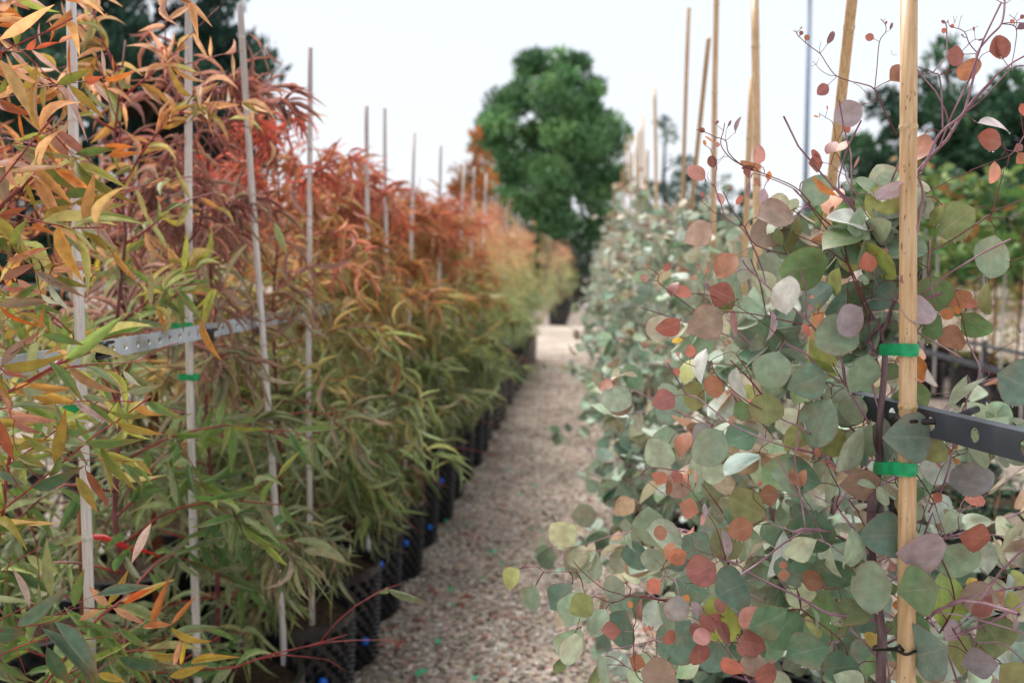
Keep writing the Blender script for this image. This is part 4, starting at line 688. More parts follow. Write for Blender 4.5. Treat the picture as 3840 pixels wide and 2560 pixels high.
LT = [
((0, 0), [(11, [(-400, 1010), (0, 915), (340, 810), (620, 770), (790, 745), (940, 715), (1130, 630)]), (11, [(-400, 1500), (0, 1370), (180, 1310), (410, 1220), (490, 1180), (580, 1120)]), (9, [(-300, 480), (0, 475), (220, 458), (330, 450)]), (8, [(-200, -60), (0, 20), (200, 180)])],
 [(330, 450, 540, 390, 42, 'coral'), (235, 458, 350, 372, 62, 'coral'), (540, 395, 715, 325, 42, 'peach'), (290, 460, 577, 665, 50, 'ppale'), (105, 480, 280, 640, 42, 'ppale'), (310, 680, 458, 795, 36, 'ppale'), (190, 838, 370, 605, 82, 'ooliv'), (518, 776, 855, 640, 88, 'olive'), (790, 745, 942, 728, 74, 'coral'), (945, 735, 1245, 655, 58, 'orange'),
  (628, 778, 992, 1082, 80, 'ooliv'), (845, 745, 1030, 958, 48, 'ppale'), (518, 803, 790, 1245, 54, 'ppale'), (170, 878, 440, 1290, 58, 'pgrey'), (0, 935, 302, 1088, 90, 'rust'), (485, 1172, 243, 1045, 72, 'rosep'), (480, 1185, 882, 1500, 88, 'rose'), (420, 1200, 662, 1472, 95, 'roseb'), (328, 1248, 547, 1528, 54, 'orange'), (108, 1325, 700, 1472, 84, 'pgreen'),
  (180, 1320, 455, 1580, 112, 'grose'), (690, 1420, 1075, 1365, 84, 'green'), (960, 1350, 1232, 1352, 74, 'orange'), (985, 1425, 1292, 1408, 64, 'orange'), (700, 1465, 1195, 1905, 96, 'olive'), (-10, 10, 292, 272, 80, 'orange'), (50, -20, 292, 82, 58, 'rosep'), (0, 150, 252, 252, 58, 'peach'), (230, -10, 432, 82, 44, 'ppale'), (-10, 232, 150, 260, 46, 'orange'),
  (155, 440, 207, 245, 48, 'olive'), (665, 752, 640, 350, 24, 'orange'), (965, 702, 940, 438, 34, 'ppale'), (455, 390, 470, 185, 22, 'orange'), (380, 420, 363, 198, 14, 'ppale'), (1050, 662, 1030, 505, 16, 'orange'), (222, 1280, 168, 1020, 32, 'orange'), (-20, 1495, 302, 1500, 76, 'ppale'), (-20, 1555, 335, 1560, 66, 'olive'), (0, 580, 62, 722, 34, 'rust'), (400, 1478, 722, 1795, 86, 'olive'),
  (-40, 580, 130, 760, 60, 'rosep'), (60, 700, -60, 930, 60, 'olive')]),
((0, 640), [(13, [(-300, 640), (0, 560), (130, 515), (300, 470), (600, 425), (850, 395)]), (9, [(-200, 980), (0, 880), (210, 945), (400, 895), (560, 860)]), (8, [(-200, 700), (0, 745), (150, 785), (500, 825)]), (9, [(-200, 1130), (0, 1080), (120, 960), (260, 820)])],
 [(-30, -60, 107, 368, 120, 'grose'), (590, 232, 925, 170, 95, 'green'), (685, 292, 1118, 228, 84, 'ooliv'), (425, 302, 702, 290, 84, 'green'), (398, 440, 662, 348, 114, 'ooliv'), (798, 402, 615, 430, 78, 'olive'), (905, 592, 628, 312, 88, 'silver'), (790, 410, 1103, 722, 80, 'pgrey'), (730, 490, 1007, 742, 80, 'ooliv'), (510, 448, 802, 792, 86, 'sage'), (800, 308, 967, 477, 62, 'orange'), (900, 392, 1052, 243, 54, 'peach'),
  (200, 20, 362, 425, 44, 'ooliv'), (-20, 455, 248, 342, 84, 'rust'), (185, 780, 68, 542, 48, 'peach'), (130, 550, 252, 742, 38, 'pgrey'), (85, 852, 453, 714, 60, 'peach'), (60, 832, 410, 682, 42, 'peach'), (235, 775, 335, 705, 32, 'yellow'), (405, 885, 612, 890, 66, 'ooliv'), (480, 925, 885, 905, 64, 'peach'), (640, 850, 862, 880, 50, 'pgrey'), (330, 935, 755, 1168, 80, 'grose'), (575, 960, 742, 1165, 48, 'silver'),
  (470, 1000, 805, 1082, 76, 'olive'), (450, 1040, 643, 1308, 60, 'silver'), (380, 1130, 543, 1243, 48, 'silver'), (15, 1005, 340, 825, 84, 'roseb'), (158, 998, 388, 1140, 74, 'rosep'), (28, 1090, 348, 1085, 54, 'rose'), (-20, 1232, 495, 1200, 100, 'grose'), (0, 1240, 375, 1455, 44, 'orange'), (530, 850, 600, 468, 54, 'rose'), (360, 1450, 410, 1240, 28, 'orange'), (35, 1545, 165, 1445, 64, 'ooliv'), (225, 1575, 365, 1485, 44, 'roseb'), (295, 490, 492, 580, 54, 'orange'), (395, 1510, 790, 1585, 88, 'green'), (-30, 540, 85, 805, 96, 'green'), (350, 1040, 120, 1180, 70, 'green'), (600, 600, 470, 780, 80, 'green')]),
((0, 1280), [(20, [(-300, 1780), (0, 1568), (300, 1330), (600, 1090), (780, 940), (920, 830), (1090, 720), (1390, 500)]), (9, [(850, 830), (1000, 650), (1130, 470)]), (9, [(600, 1090), (900, 1085), (1230, 1100)]), (8, [(720, 1010), (900, 1050)]), (14, [(-200, 600), (190, 420), (500, 270), (800, 210), (1230, 185), (1490, 55), (1640, 10)]), (10, [(1240, 190), (1390, 275), (1560, 380)]), (7, [(-100, 690), (0, 690), (130, 715)]), (8, [(920, 850), (1000, 910), (1200, 935), (1540, 970)]), (9, [(-200, 330), (10, 240), (120, 100), (330, 0)])],
 [(15, 225, 615, 155, 100, 'ooliv'), (15, 222, 262, -25, 95, 'grose'), (18, 262, 252, 330, 56, 'rose'), (8, 345, 92, 692, 66, 'rosep'), (25, 270, 108, 605, 38, 'ooliv'), (65, 690, 547, 712, 80, 'rosep'), (130, 715, 352, 866, 70, 'rose'), (-5, 720, 122, 1105, 92, 'rust'), (500, 1115, 612, 615, 110, 'ooliv'), (785, 922, 1318, 908, 92, 'green'), (578, 820, 842, 840, 78, 'green'), (1062, 738, 1502, 862, 80, 'ooliv'), (910, 940, 1242, 1395, 86, 'olive'), (298, 1342, 775, 1178, 120, 'dgreen'),
  (158, 1000, 475, 912, 76, 'ooliv'), (78, 1140, 392, 1162, 90, 'green'), (790, 230, 1133, 452, 70, 'sage'), (452, 188, 765, 575, 86, 'green'), (758, 500, 1012, 552, 64, 'sage'), (1133, 268, 1287, 422, 48, 'silver'), (1158, 462, 1495, 400, 66, 'sage'), (1348, 560, 1640, 720, 95, 'green'), (700, 1240, 872, 1580, 94, 'ooliv'), (788, 1180, 1033, 1515, 74, 'rust'), (98, 610, 512, 622, 56, 'sage'), (-40, 1190, 253, 1303, 76, 'bgreen'), (688, 550, 1003, 762, 64, 'pgrey'), (1118, 1120, 1303, 1345, 74, 'green'),
  (1228, 1100, 1385, 1235, 64, 'ooliv'), (558, 920, 805, 962, 95, 'sage'), (828, 558, 1065, 775, 86, 'green'), (208, 430, 432, 492, 84, 'sage'), (160, 1050, 440, 1140, 90, 'olive'), (420, 1000, 180, 860, 70, 'olive'), (1000, 640, 1400, 700, 60, 'olive'), (560, 1040, 430, 1260, 70, 'green')]),
((0, 1920), [(16, [(-300, 1150), (0, 1085), (230, 1045), (480, 1000), (680, 880), (920, 885), (1110, 860)]), (18, [(-300, 1430), (0, 1310), (290, 1190), (570, 1135)]), (9, [(500, 1000), (700, 1045), (1080, 1045)]), (10, [(280, 1190), (420, 1010)]), (10, [(570, 1135), (770, 1165), (960, 1140), (1200, 1075), (1400, 1040), (1560, 1030)]), (11, [(560, 1800), (760, 1568), (820, 1500), (1090, 1330)]), (9, [(400, 990), (680, 850), (850, 770)]), (9, [(1400, 1900), (1700, 1500), (1830, 1390)])],
 [(-40, 175, 372, 68, 108, 'green'), (158, 1046, 632, 688, 128, 'bgreen'), (680, 870, 760, 498, 96, 'green'), (390, 990, 345, 638, 48, 'sage'), (890, 758, 1405, 658, 98, 'bgreen'), (990, 850, 1195, 535, 76, 'yellowo'), (1000, 856, 798, 690, 76, 'peach'), (920, 890, 718, 992, 80, 'peach'), (1038, 878, 1355, 1012, 66, 'peach'), (1138, 842, 1405, 698, 64, 'bright'), (-60, 1120, 235, 1110, 155, 'dgreen'), (500, 1000, 905, 1545, 138, 'bgreen'), (380, 1060, 880, 1610, 118, 'bgreen'),
  (430, 1230, 612, 1610, 136, 'dgreen'), (640, 1240, 892, 1590, 96, 'green'), (788, 1008, 1125, 1168, 54, 'green'), (1088, 1058, 1368, 1268, 70, 'green'), (1095, 1330, 1580, 1440, 116, 'dgreen'), (1400, 1025, 1568, 600, 76, 'copper'), (1310, 1055, 1575, 1040, 66, 'copper'), (-10, 1340, 310, 1580, 60, 'green'), (900, 1480, 1155, 1562, 76, 'yellowo'), (270, 870, 115, 498, 66, 'pgrey'), (1568, 1050, 1932, 1225, 68, 'yellowo'), (1575, 1030, 1795, 755, 46, 'copper'), (1755, 1388, 2170, 1335, 70, 'yellowo'), (1560, 1505, 1912, 1405, 80, 'yellowo'), (1660, 1400, 1720, 1140, 44, 'yellow'), (1595, 1410, 1660, 1155, 54, 'peach'), (1765, 1370, 1970, 1300, 54, 'peach'), (1390, 100, 1200, 475, 84, 'ppale'), (120, 1560, 420, 1700, 90, 'green'), (250, 1560, 60, 1380, 80, 'dgreen')]),
]
CL2 = {'coral': (206, 104, 72), 'peach': (214, 160, 122), 'ppale': (216, 186, 176), 'pgrey': (190, 164, 154), 'ooliv': (156, 136, 58), 'olive': (126, 132, 56), 'orange': (208, 124, 56), 'rust': (156, 88, 54), 'rosep': (204, 146, 126), 'rose': (184, 122, 104), 'roseb': (166, 116, 98),
       'pgreen': (160, 164, 112), 'grose': (154, 132, 108), 'green': (100, 126, 62), 'dgreen': (70, 100, 66), 'bgreen': (98, 122, 100), 'sage': (134, 146, 106), 'silver': (190, 196, 170), 'yellow': (222, 190, 66), 'yellowo': (178, 150, 60), 'bright': (226, 110, 44), 'copper': (194, 122, 70)}
def traced(t, tiles, cl, depth, kindmesh, aspect, mats, cane_gap, seed, wmax):
    r = random.Random(seed); off = Vector(t.location)
    branches = []; samples = []; sid = []; drops = []
    for (ox, oy), st, lv in tiles:
        for wz, pts in st:
            wz, wz1 = wz if isinstance(wz, tuple) else (wz, wz * .7)
            P = [(ox + x / K, oy + y / K) for x, y in pts]
            fine = []
            for i in range(len(P) - 1):                     # round the corners of each traced stem
                p0, p1, p2, p3 = P[max(i - 1, 0)], P[i], P[i + 1], P[min(i + 2, len(P) - 1)]
                for k in range(4):
                    s = k / 4
                    fine.append(tuple(.5 * (2 * p1[a] + (p2[a] - p0[a]) * s + (2 * p0[a] - 5 * p1[a] + 4 * p2[a] - p3[a]) * s * s + (3 * p1[a] - p0[a] - 3 * p2[a] + p3[a]) * s ** 3) for a in (0, 1)))
            fine.append(P[-1]); W3 = [at(x, y, depth(x, y)) for x, y in fine]
            rad = wz / K / FPX * depth(*fine[0]) / 2; n = len(W3)
            mb = MB(); mb.tube(W3, [rad * (1 + (wz1 / wz - 1) * i / (n - 1)) for i in range(n)], 10 if wz > 16 else 6)
            branches.append((mb, wz)); samples += [tuple(p) for p in W3]; sid += [len(branches) - 1] * n
    S = np.array(samples)
    for (ox, oy), st, lv in tiles:
        for l in lv:
            bx, by, tx, ty, wz, c = l[:6]; dz = (l[6] if len(l) > 6 else 0) / 100
            bx, by, tx, ty, wz = ox + bx / K, oy + by / K, ox + tx / K, oy + ty / K, wz / K
            D0 = depth(bx, by); D1 = D0 + dz + r.uniform(-.006, .006)
            B = at(bx, by, D1); pl = math.hypot(tx - bx, ty - by) / FPX * D1; pw = wz / FPX * D1
            Lr = pl; Wr = pw; tw = 0; tl = r.uniform(-.3, .3)
            if aspect:
                if pw > pl * 1.05: Lr = pw * .97; tl = math.acos(max(.4, pl / Lr)) * r.choice((-1, 1))
                elif pw < pl * .85 and pl > .022: Wr = min(pl * .92, pw * 2.4); tw = math.acos(max(.3, pw / Wr)) * r.choice((-1, 1))
                else: tw = r.uniform(-.25, .25); Wr = pw / math.cos(tw)
            else: tw = r.uniform(-.5, .5); Wr = pw / math.cos(tw)
            T = at(tx, ty, D1 + math.tan(max(-1.0, min(1.0, tl))) * pl)
            d = T - B; Lr = d.length; d.normalize()
            if aspect: Wr *= 1.07
            view = (CAM - B).normalized(); n = (view - d * view.dot(d)).normalized()
            n = Matrix.Rotation(tw, 3, d) @ n; s = n.cross(d)
            k = r.randrange(60); me = kindmesh[k % len(kindmesh)]; drops.append((B, d * Lr, s * Wr, n * Lr, me)) if pl > .03 else 0
            o = bpy.data.objects.new('leaf', me); COL.objects.link(o); o.parent = t
            a, b2, c2, e = d * Lr, s * Wr, n * Lr, B - off
            o.matrix_basis = Matrix(((a.x, b2.x, c2.x, e.x), (a.y, b2.y, c2.y, e.y), (a.z, b2.z, c2.z, e.z), (0, 0, 0, 1)))
            cc = s2l(cl[c]); f = r.uniform(.9, 1.12); o.color = (*[max(0, min(1, v * f * r.uniform(.96, 1.04))) for v in cc], 1)
            dist = np.linalg.norm(S - np.array(B), axis=1); j = int(dist.argmin())
            if .002 < dist[j] < .09:                          # petiole from the leaf back to its branch
                Q = Vector(S[j]); mid = (B - d * min(.4 * dist[j], .012)).lerp(Q, .35)
                pts = [B.lerp(mid, q).lerp(mid.lerp(Q, q), q) for q in (0, .25, .5, .75, 1)]
                branches[sid[j]][0].tube(pts, .0006 + .00035 * min(1, Wr / .05), 4, cap=False)
    if aspect:                                             # rain drops hanging on the lower leaf margins
        db = MB(); ico = [(0, 0, 1), (.894, 0, .447), (.276, .851, .447), (-.724, .526, .447), (-.724, -.526, .447), (.276, -.851, .447), (.724, .526, -.447), (-.276, .851, -.447), (-.894, 0, -.447), (-.276, -.851, -.447), (.724, -.526, -.447), (0, 0, -1)]
        fcs = [(0, 1, 2), (0, 2, 3), (0, 3, 4), (0, 4, 5), (0, 5, 1), (1, 6, 2), (2, 7, 3), (3, 8, 4), (4, 9, 5), (5, 10, 1), (6, 7, 2), (7, 8, 3), (8, 9, 4), (9, 10, 5), (10, 6, 1), (11, 7, 6), (11, 8, 7), (11, 9, 8), (11, 10, 9), (11, 6, 10)]
        for B, a, b2, c2, me in drops:
            if r.random() > .6: continue
            W_ = [B + a * v.co.x + b2 * v.co.y + c2 * v.co.z for i, v in enumerate(me.vertices) if i % 3 != 1]
            W_.sort(key=lambda p: p.z)
            for p in W_[:r.randint(2, 5)]:
                q_ = r.uniform(.0006, .0013); db.add([p + Vector(u) * q_ + Vector((r.uniform(-.003, .003) * 0, 0, -q_ * .6)) for u in ico], fcs)
        o = db.build('rain_drop', M['water'], t); o['kind'] = 'stuff'
    for mb, wz in branches:
        trunk = wz >= 40
        mb.build('trunk' if trunk else 'branch', M[mats[0]] if trunk else M[mats[1]] if wz >= 20 else M[mats[2]] if r.random() < .75 else M[mats[1]], t)
    return S
def depthR(x, y):
    d = 1.455 + .035 * math.sin(x / 310 + .6) * math.cos(y / 370) + .02 * math.sin(x / 130 + y / 190)
    q = min(1, abs(x - 3385) / 260)                           # steady behind the cane
    return 1.447 * (1 - q) + d * q if x > 3385 or q < 1 else d
t = potted('potted_silver_gum', RX - .03, 1.44, 'sharply focused silver dollar gum with copper tips, tied to the nearest thick cane', 'potted tree', 'silver dollar gums in the right row')
def rb(p): return p
traced(t, TILES, CL, depthR, MESH['round', 'round_obj'], True, ('bark', 'stem_mauve', 'stem_burg'), True, 5, 1)
low = at(3300, 2696, 1.447)
b = MB(); b.tube([low + Vector((0, 0, .03)), low.lerp(Vector((RX - .03, 1.44, .34)), .5), Vector((RX - .03, 1.44, .33))], [.0076, .009, .0105], 9); b.build('trunk', M['bark'], t)
# inner and out of frame foliage of the same plant
g = np.random.default_rng(77); r = random.Random(77)
tr_, brs = skeleton(RX - .04, 1.56, 1.66, r, 14, .42, .45, .08, 3, .18, low=.4)
bb = MB()
for p, main, q in brs: bb.tube(p, [.0024 if main else .0013] * len(p), 4, cap=False)
bb.build('branch', M['stem_mauve'], t)
B, D, N, L, W, C, V, new = place_leaves(brs, 800, r, g, .3, 2.6, .8, .5, .05, .074, (.85, 1.05), PAL_R, .3, .12)
m = (B[:, 1] > 1.5) & (B[:, 0] > .12) & (B[:, 2] < 1.62)
leaf_batch('foliage', t, B[m], D[m], N[m], L[m], W[m], C[m], V[m], ROUND, M['round_attr'])

def depthL(x, y): return 1.50 + .07 * math.sin(y / 330 + 1) + .05 * math.sin(x / 240 + y / 500) + .00012 * max(0, x - 100)
t = potted('potted_gum', LX - .02, 1.42, 'broad leaved young gum with red branches reaching in from the left edge', 'potted tree', 'narrow leaved gums in the front row left of the path')
traced(t, LT, CL2, depthL, MESH['lance', 'lance_obj'], False, ('stem_red', 'stem_red', 'stem_red'), False, 9, 1)
g = np.random.default_rng(78); r = random.Random(78)
tr_, brs = skeleton(LX - .02, 1.42, 2.0, r, 26, .5, .45, .1, 3, .22)
bb = MB(); bb.tube(tr_, [.009 * (1 - .07 * i) for i in range(len(tr_))], 8); bb.build('trunk', M['stem_red'], t)
bb = MB()
for p, main, q in brs: bb.tube(p, [.0026 if main else .0014] * len(p), 4, cap=False)
bb.build('branch', M['stem_red'], t)
B, D, N, L, W, C, V, new = place_leaves(brs, 900, r, g, .45, 2.0, .5, .3, .075, .12, (.16, .22), PAL_L['olive'], .72, .14)
leaf_batch('foliage', t, B, D, N, L, W, C, V, LANCE, M['lance_attr'])

# ------------------------------------------------------------------ bamboo canes
def cane(p_top, p_low, r, mat, nodemat, label, group, seed, tipbrown=False):
    """p_top, p_low: two points on the cane; it runs on down into the pot soil"""
    rr = random.Random(seed); d = (p_top - p_low).normalized()
    z0 = .12; low = p_low + d * ((z0 - p_low.z) / d.z); L = (p_top - low).length
    t = empty('bamboo_cane', low, label, 'bamboo cane', group)
    b = MB(); pts = []; rad = []; s = rr.uniform(0, .3); nodes = []
    while s < L: nodes.append(s); s += rr.uniform(.3, .44)
    ks = [0.0]
    for q in nodes: ks += [q - .02, q - .006, q, q + .006, q + .02]
    ks.append(L); ks = sorted(k for k in ks if 0 <= k <= L)
    sv = d.orthogonal(); ph = rr.uniform(0, 6)
    def pos(k): return low + d * k + sv * (.006 * math.sin(k * 2.2 + ph) - .006 * math.sin(ph))
    for k in ks:
        near = min([abs(k - q) for q in nodes] or [1])
        pts.append(pos(k)); rad.append(r * (1 - .14 * k / L) * (1.09 if near < .001 else .985 if near < .01 else 1.0))
    b.tube(pts, rad, 14); o = b.build('stalk', mat, t)
    for q in nodes:
        if q > L - .02: continue
        m = MB(); rq = r * (1 - .14 * q / L)
        m.tube([pos(q - .0055), pos(q - .003), pos(q), pos(q + .003)], [rq * 1.005, rq * 1.1, rq * 1.115, rq * 1.01], 14, cap=False)
        m.build('node', nodemat, t)
    return t
GL, GR = 'weathered canes in the left rows', 'golden canes in the right row'
CT = [  # left front row: top x,y  low x,y in the photo at 2352 wide, radius
 ((181, -60), (205, 1370), .0102, 'pale weathered cane nearest the left edge, crossing the whole height of the photo'), ((436, -40), (456, 1280), .0098, 'pale weathered cane right of the rusty post, with green tape at the rail'),
 ((562, 12), (602, 690), .0095, 'leaning weathered cane with brown tip in front of the dark conifer'), ((708, 110), (712, 560), .0092, 'upright weathered cane standing against the sky right of the dark conifer'),
 ((846, 245), (845, 640),   .0098, 'weathered cane, first of the close pair against the sky left of the big tree'), ((889, 250), (893, 640),   .0098, 'weathered cane, second of the close pair against the sky left of the big tree'),
 ((947, 305), (940, 660),   .0098, 'weathered cane just right of the close pair on the left'), ((1012, 335), (1012, 690),   .0098, 'weathered cane halfway between the close pair and the big tree'),
 ((1070, 370), (1057, 650), .0098, 'slightly leaning weathered cane left of the big tree crown'), ((1092, 385), (1086, 560),   .0098, 'weathered cane just left of the big tree crown'), ((1118, 400), (1114, 520),   .0098, 'weathered cane standing in front of the left edge of the big tree')]
for k, (a, b_, rad, lab) in enumerate(CT):
    q = 3840 / 2352
    cane(atX(a[0] * q, a[1] * q, LX + (.07 if k < 2 else .13)), atX(b_[0] * q, b_[1] * q, LX + (.07 if k < 2 else .13)), rad, M['cane_grey'], M['cane_node_grey'], lab, GL, 40 + k)
for k in range(9):
    y = 10.9 + .55 * k
    cane(Vector((LX, y, 2.2 - .03 * (k % 3))), Vector((LX + .02, y, .4)), .009, M['cane_grey'], M['cane_node_grey'], 'far weathered cane in the left front row, %s beyond the big tree edge' % ORD[k], GL, 80 + k)
for k in range(12):
    y = 2.6 + .72 * k; x = LX - .72 + random.uniform(-.04, .04)
    cane(Vector((x + random.uniform(-.05, .05), y, 1.85 + random.uniform(-.15, .1))), Vector((x, y, .4)), .0095, M['cane_tan'] if k % 3 else M['cane_grey'], M['cane_node'], 'tan cane among red foliage in the second left row, %s from the front' % ORD[k], 'canes in the second left row', 100 + k)
for k in range(12):
    y = 22.6 + 1.3 * k
    cane(Vector((LX - .05, y, 2.15)), Vector((LX - .03, y, .4)), .012, M['cane_tan'], M['cane_node'], 'tan cane at the far end of the left row, %s past the driveway' % ORD[k], 'far tan canes past the driveway', 130 + k)
q = 3840 / 2352
HC0, HC1 = at(2094 * q, -70 * q, 1.385), at(2075 * q, 1568 * q, 1.385)
cane(HC0, HC1, .0134, M['cane_tan'], M['cane_node'], 'thick golden cane in sharp focus, tied with green tape to the nearest silver dollar gum', GR, 3)
CR = [((1958, -70), (1885, 560), .0112, .46, 'golden cane leaning left, directly behind the nearest silver dollar gum'), ((1734, -40), (1750, 700), .0125, .46, 'thick golden cane standing against the sky left of the light pole'), ((1730, 180), (1712, 780), .0095, .465, 'thinner golden cane crossing behind the thick cane left of the light pole'),
      ((1650, -40), (1641, 600), .0112, .46, 'golden cane running out of the top of the photo, left of the thick crossing pair'), ((1582, 18), (1562, 500), .0105, .46, 'golden cane with tip just inside the top of the photo'), ((1628, 88), (1587, 520), .0105, .45, 'golden cane leaning right with its tip below the top edge'),
      ((1503, 204), (1506, 450), .0135, .46, 'lone golden cane standing against the sky right of the big tree'), ((1475, 264), (1479, 440), .0135, .46, 'golden cane left of the lone one, first of the far bunch'), ((1460, 312), (1463, 440), .0135, .46, 'golden cane, second of the far bunch right of the big tree'),
      ((1445, 312), (1447, 450), .0135, .46, 'golden cane, third of the far bunch right of the big tree'), ((1430, 392), (1426, 500), .0135, .46, 'short golden cane at the left end of the far bunch')]
for k, (a, b_, rad, X, lab) in enumerate(CR):
    cane(atX(a[0] * q, a[1] * q, X), atX(b_[0] * q, b_[1] * q, X), rad, M['cane_tan'], M['cane_node'], lab, GR, 60 + k)

for k, (x, y0, y1) in enumerate([(1437, 330, 470), (1452, 352, 470), (1468, 300, 460), (1486, 345, 460), (1419, 420, 510), (1410, 440, 520)]):
    cane(atX(x * q, y0 * q, .5), atX((x - 2) * q, y1 * q, .5), .0135, M['cane_tan'], M['cane_node'], 'far tan cane crowded at the end of the right row, %s by height' % ['second', 'fourth', 'first', 'third', 'fifth', 'sixth'][k], GR, 260 + k)
# ------------------------------------------------------------------ rails, clips, ties
def strip(name, X, y0, y1, z, h, th, pitch, hole, mat, parent=None, flange=0, yend=None):
    b = MB(); y = y0
    while y < y1:
        c = (y + pitch / 2, z); ring = []
        for k in range(8):
            a = math.pi / 8 + k * math.pi / 4; ring.append((c[0] + hole[0] * math.cos(a), c[1] + hole[1] * math.sin(a)))
        out = [(y + pitch, z + h * .2), (y + pitch * .75, z + h / 2), (y + pitch * .25, z + h / 2), (y, z + h * .2), (y, z - h * .2), (y + pitch * .25, z - h / 2), (y + pitch * .75, z - h / 2), (y + pitch, z - h * .2)]
        out[0] = (y + pitch, z + h / 2); out[3] = (y, z + h / 2); out[4] = (y, z - h / 2); out[7] = (y + pitch, z - h / 2)
        vs = [(X - th / 2, p[0], p[1]) for p in ring + out] + [(X + th / 2, p[0], p[1]) for p in ring + out]; fs = []
        for k in range(8):
            m = (k + 1) % 8
            fs += [(k, m, 8 + m, 8 + k), (16 + k, 24 + k, 24 + m, 16 + m), (k, 16 + k, 16 + m, m)]
            if k not in (3, 7): fs.append((8 + k, 8 + m, 24 + m, 24 + k))
        b.add(vs, fs); y += pitch
    if yend: b.box((X, (y + yend) / 2, z), (th, yend - y, h))
    if flange:
        e = yend or y
        b.box((X + flange / 2 + th / 2, (y0 + e) / 2, z + h / 2 - th / 2), (flange, e - y0, th)); b.box((X + flange / 2 + th / 2, (y0 + e) / 2, z - h / 2 + th / 2), (flange, e - y0, th))
    o = b.build(name, mat, parent, smooth=False); return o
XL = LX + .1
pA, pB = atX(300 * q, 785 * q, XL), atX(600 * q, 742 * q, XL)
strip_o = strip('support_rail', XL, .6, 5.2, (pA.z + pB.z) / 2, .034, .003, .052, (.010, .0065), M['galv'], yend=15)
tag(strip_o, 'grey galvanised strip with oval holes running along the left row of canes', 'rail')
pR = at(3400, 1566, 1.43); dR = ray(1060, 980); aR = math.atan2(-dR.x, dR.y)
strip_o = strip('support_rail', 0, -.55, .3, 0, .037, .003, .09, (.0105, .0105), M['darksteel'], flange=.02)
strip_o.location = pR; strip_o.rotation_euler = (0, 0, aR)
tag(strip_o, 'dark steel channel with slots behind the nearest golden cane', 'rail')
def oval(c, ax, a, b_, n=28, dz=None):
    """closed loop in the horizontal plane; ax is the long axis direction"""
    s = Vector((-ax.y, ax.x, 0)); return [c + ax * (a * math.cos(6.2832 * k / n)) + s * (b_ * math.sin(6.2832 * k / n)) for k in range(n)]
def stadium(p, q_, rp, rq, n=12):
    ax = Vector((q_.x - p.x, q_.y - p.y, 0)).normalized(); s = Vector((-ax.y, ax.x, 0)); pts = []
    for k in range(n + 1):
        a = -math.pi / 2 + math.pi * k / n; pts.append(q_ + (ax * math.cos(a) + s * math.sin(a)) * rq)
    for k in range(n + 1):
        a = math.pi / 2 + math.pi * k / n; pts.append(p + (ax * math.cos(a) + s * math.sin(a)) * rp)
    return pts
def tie(p, q_, rp, rq, h, label, group, mat='green', tail=True):
    loop = stadium(p, q_, rp, rq); n = len(loop); b = MB(); vs = []
    for k, v in enumerate(loop):
        o_ = (v - (p + q_) / 2); o_.z = 0; o_ = o_.normalized() * .0007
        j = .0006 * math.sin(k * 1.7)
        vs += [v + Vector((0, 0, h / 2 + j)), v + o_ + Vector((0, 0, h / 6)), v + o_ * .4 + Vector((0, 0, -h / 6)), v + Vector((0, 0, -h / 2 - j))]
    for k, v in enumerate(loop):                        # a second, slightly skewed wrap over the first
        o_ = (v - (p + q_) / 2); o_.z = 0; o_ = o_.normalized() * .0013; sk = .0028 * math.sin(k * 2 * math.pi / n + .6) + .0007 * math.sin(k * 2.3)
        vs += [v + o_ + Vector((0, 0, h * .42 + sk)), v + o_ * 1.5 + Vector((0, 0, h * .1 + sk)), v + o_ * 1.1 + Vector((0, 0, -h * .14 + sk)), v + o_ + Vector((0, 0, -h * .4 + sk))]
    fs = []
    for k in range(n):
        m = (k + 1) % n
        for i in range(3): fs.append((n * 4 + k * 4 + i, n * 4 + k * 4 + i + 1, n * 4 + m * 4 + i + 1, n * 4 + m * 4 + i))
        for i in range(3): fs.append((k * 4 + i, k * 4 + i + 1, m * 4 + i + 1, m * 4 + i))
    b.add(vs, fs)
    if tail:
        v = loop[2 * n // 3]; w0 = Vector((.004, -.006, 0))
        b.add([v + Vector((0, 0, h / 3)), v + w0 + Vector((0, 0, h * .7)), v + w0 * 2.2 + Vector((0, 0, h * .3)), v + w0 * .5 + Vector((0, 0, -h * .2))], [(0, 1, 2, 3)])
    return tag(b.build('plant_tie', M[mat]), label, 'plant tie', group)
GT = 'green tape ties round canes and stems'
def on_cane(y2352): return HC0.lerp(HC1, (y2352 + 70) / (1568 + 70))
c1 = on_cane(803); s1 = at(3316, 1311, 1.447)
tie(s1, c1, .0058, .0143, .0165, 'green tape tie on the thick golden cane, upper of the two in sharp focus', GT)
c2 = on_cane(1075); s2 = at(3298, 1755, 1.447)
tie(s2, c2, .0075, .0143, .0185, 'green tape tie on the thick golden cane, lower of the two in sharp focus', GT)
c3 = on_cane(1490); s3 = at(3305, 2433, 1.447)
lp = stadium(s3, c3, .0105, .0152); bb = MB(); bb.tube([v + Vector((0, 0, .0015 * math.sin(k))) for k, v in enumerate(lp)], .0021, 7, closed=True); bb.tube([lp[3] + Vector((.002, -.003, .004)), lp[3] + Vector((-.004, -.006, .012)), lp[3] + Vector((-.008, -.003, .006))], .003, 6)
tag(bb.build('wire_tie', M['black']), 'black wire tie round stem and thick golden cane near the bottom', 'plant tie')
for (x, y, lab, X) in [(430, 748, 'green tape tie on the second left cane, just above the grey rail', LX + .07), (446, 866, 'green tape tie on the second left cane, below the grey rail', LX + .07), (190, 940, 'green tape tie on the nearest left cane', LX + .07), (1010, 1440 / q - 2, 'green tape tie low on a cane among narrow leaves', LX + .07)]:
    p = atX(x * q, y * q, X); tie(p + Vector((-.03, 0, 0)), p, .007, .0115, .014, lab, GT)
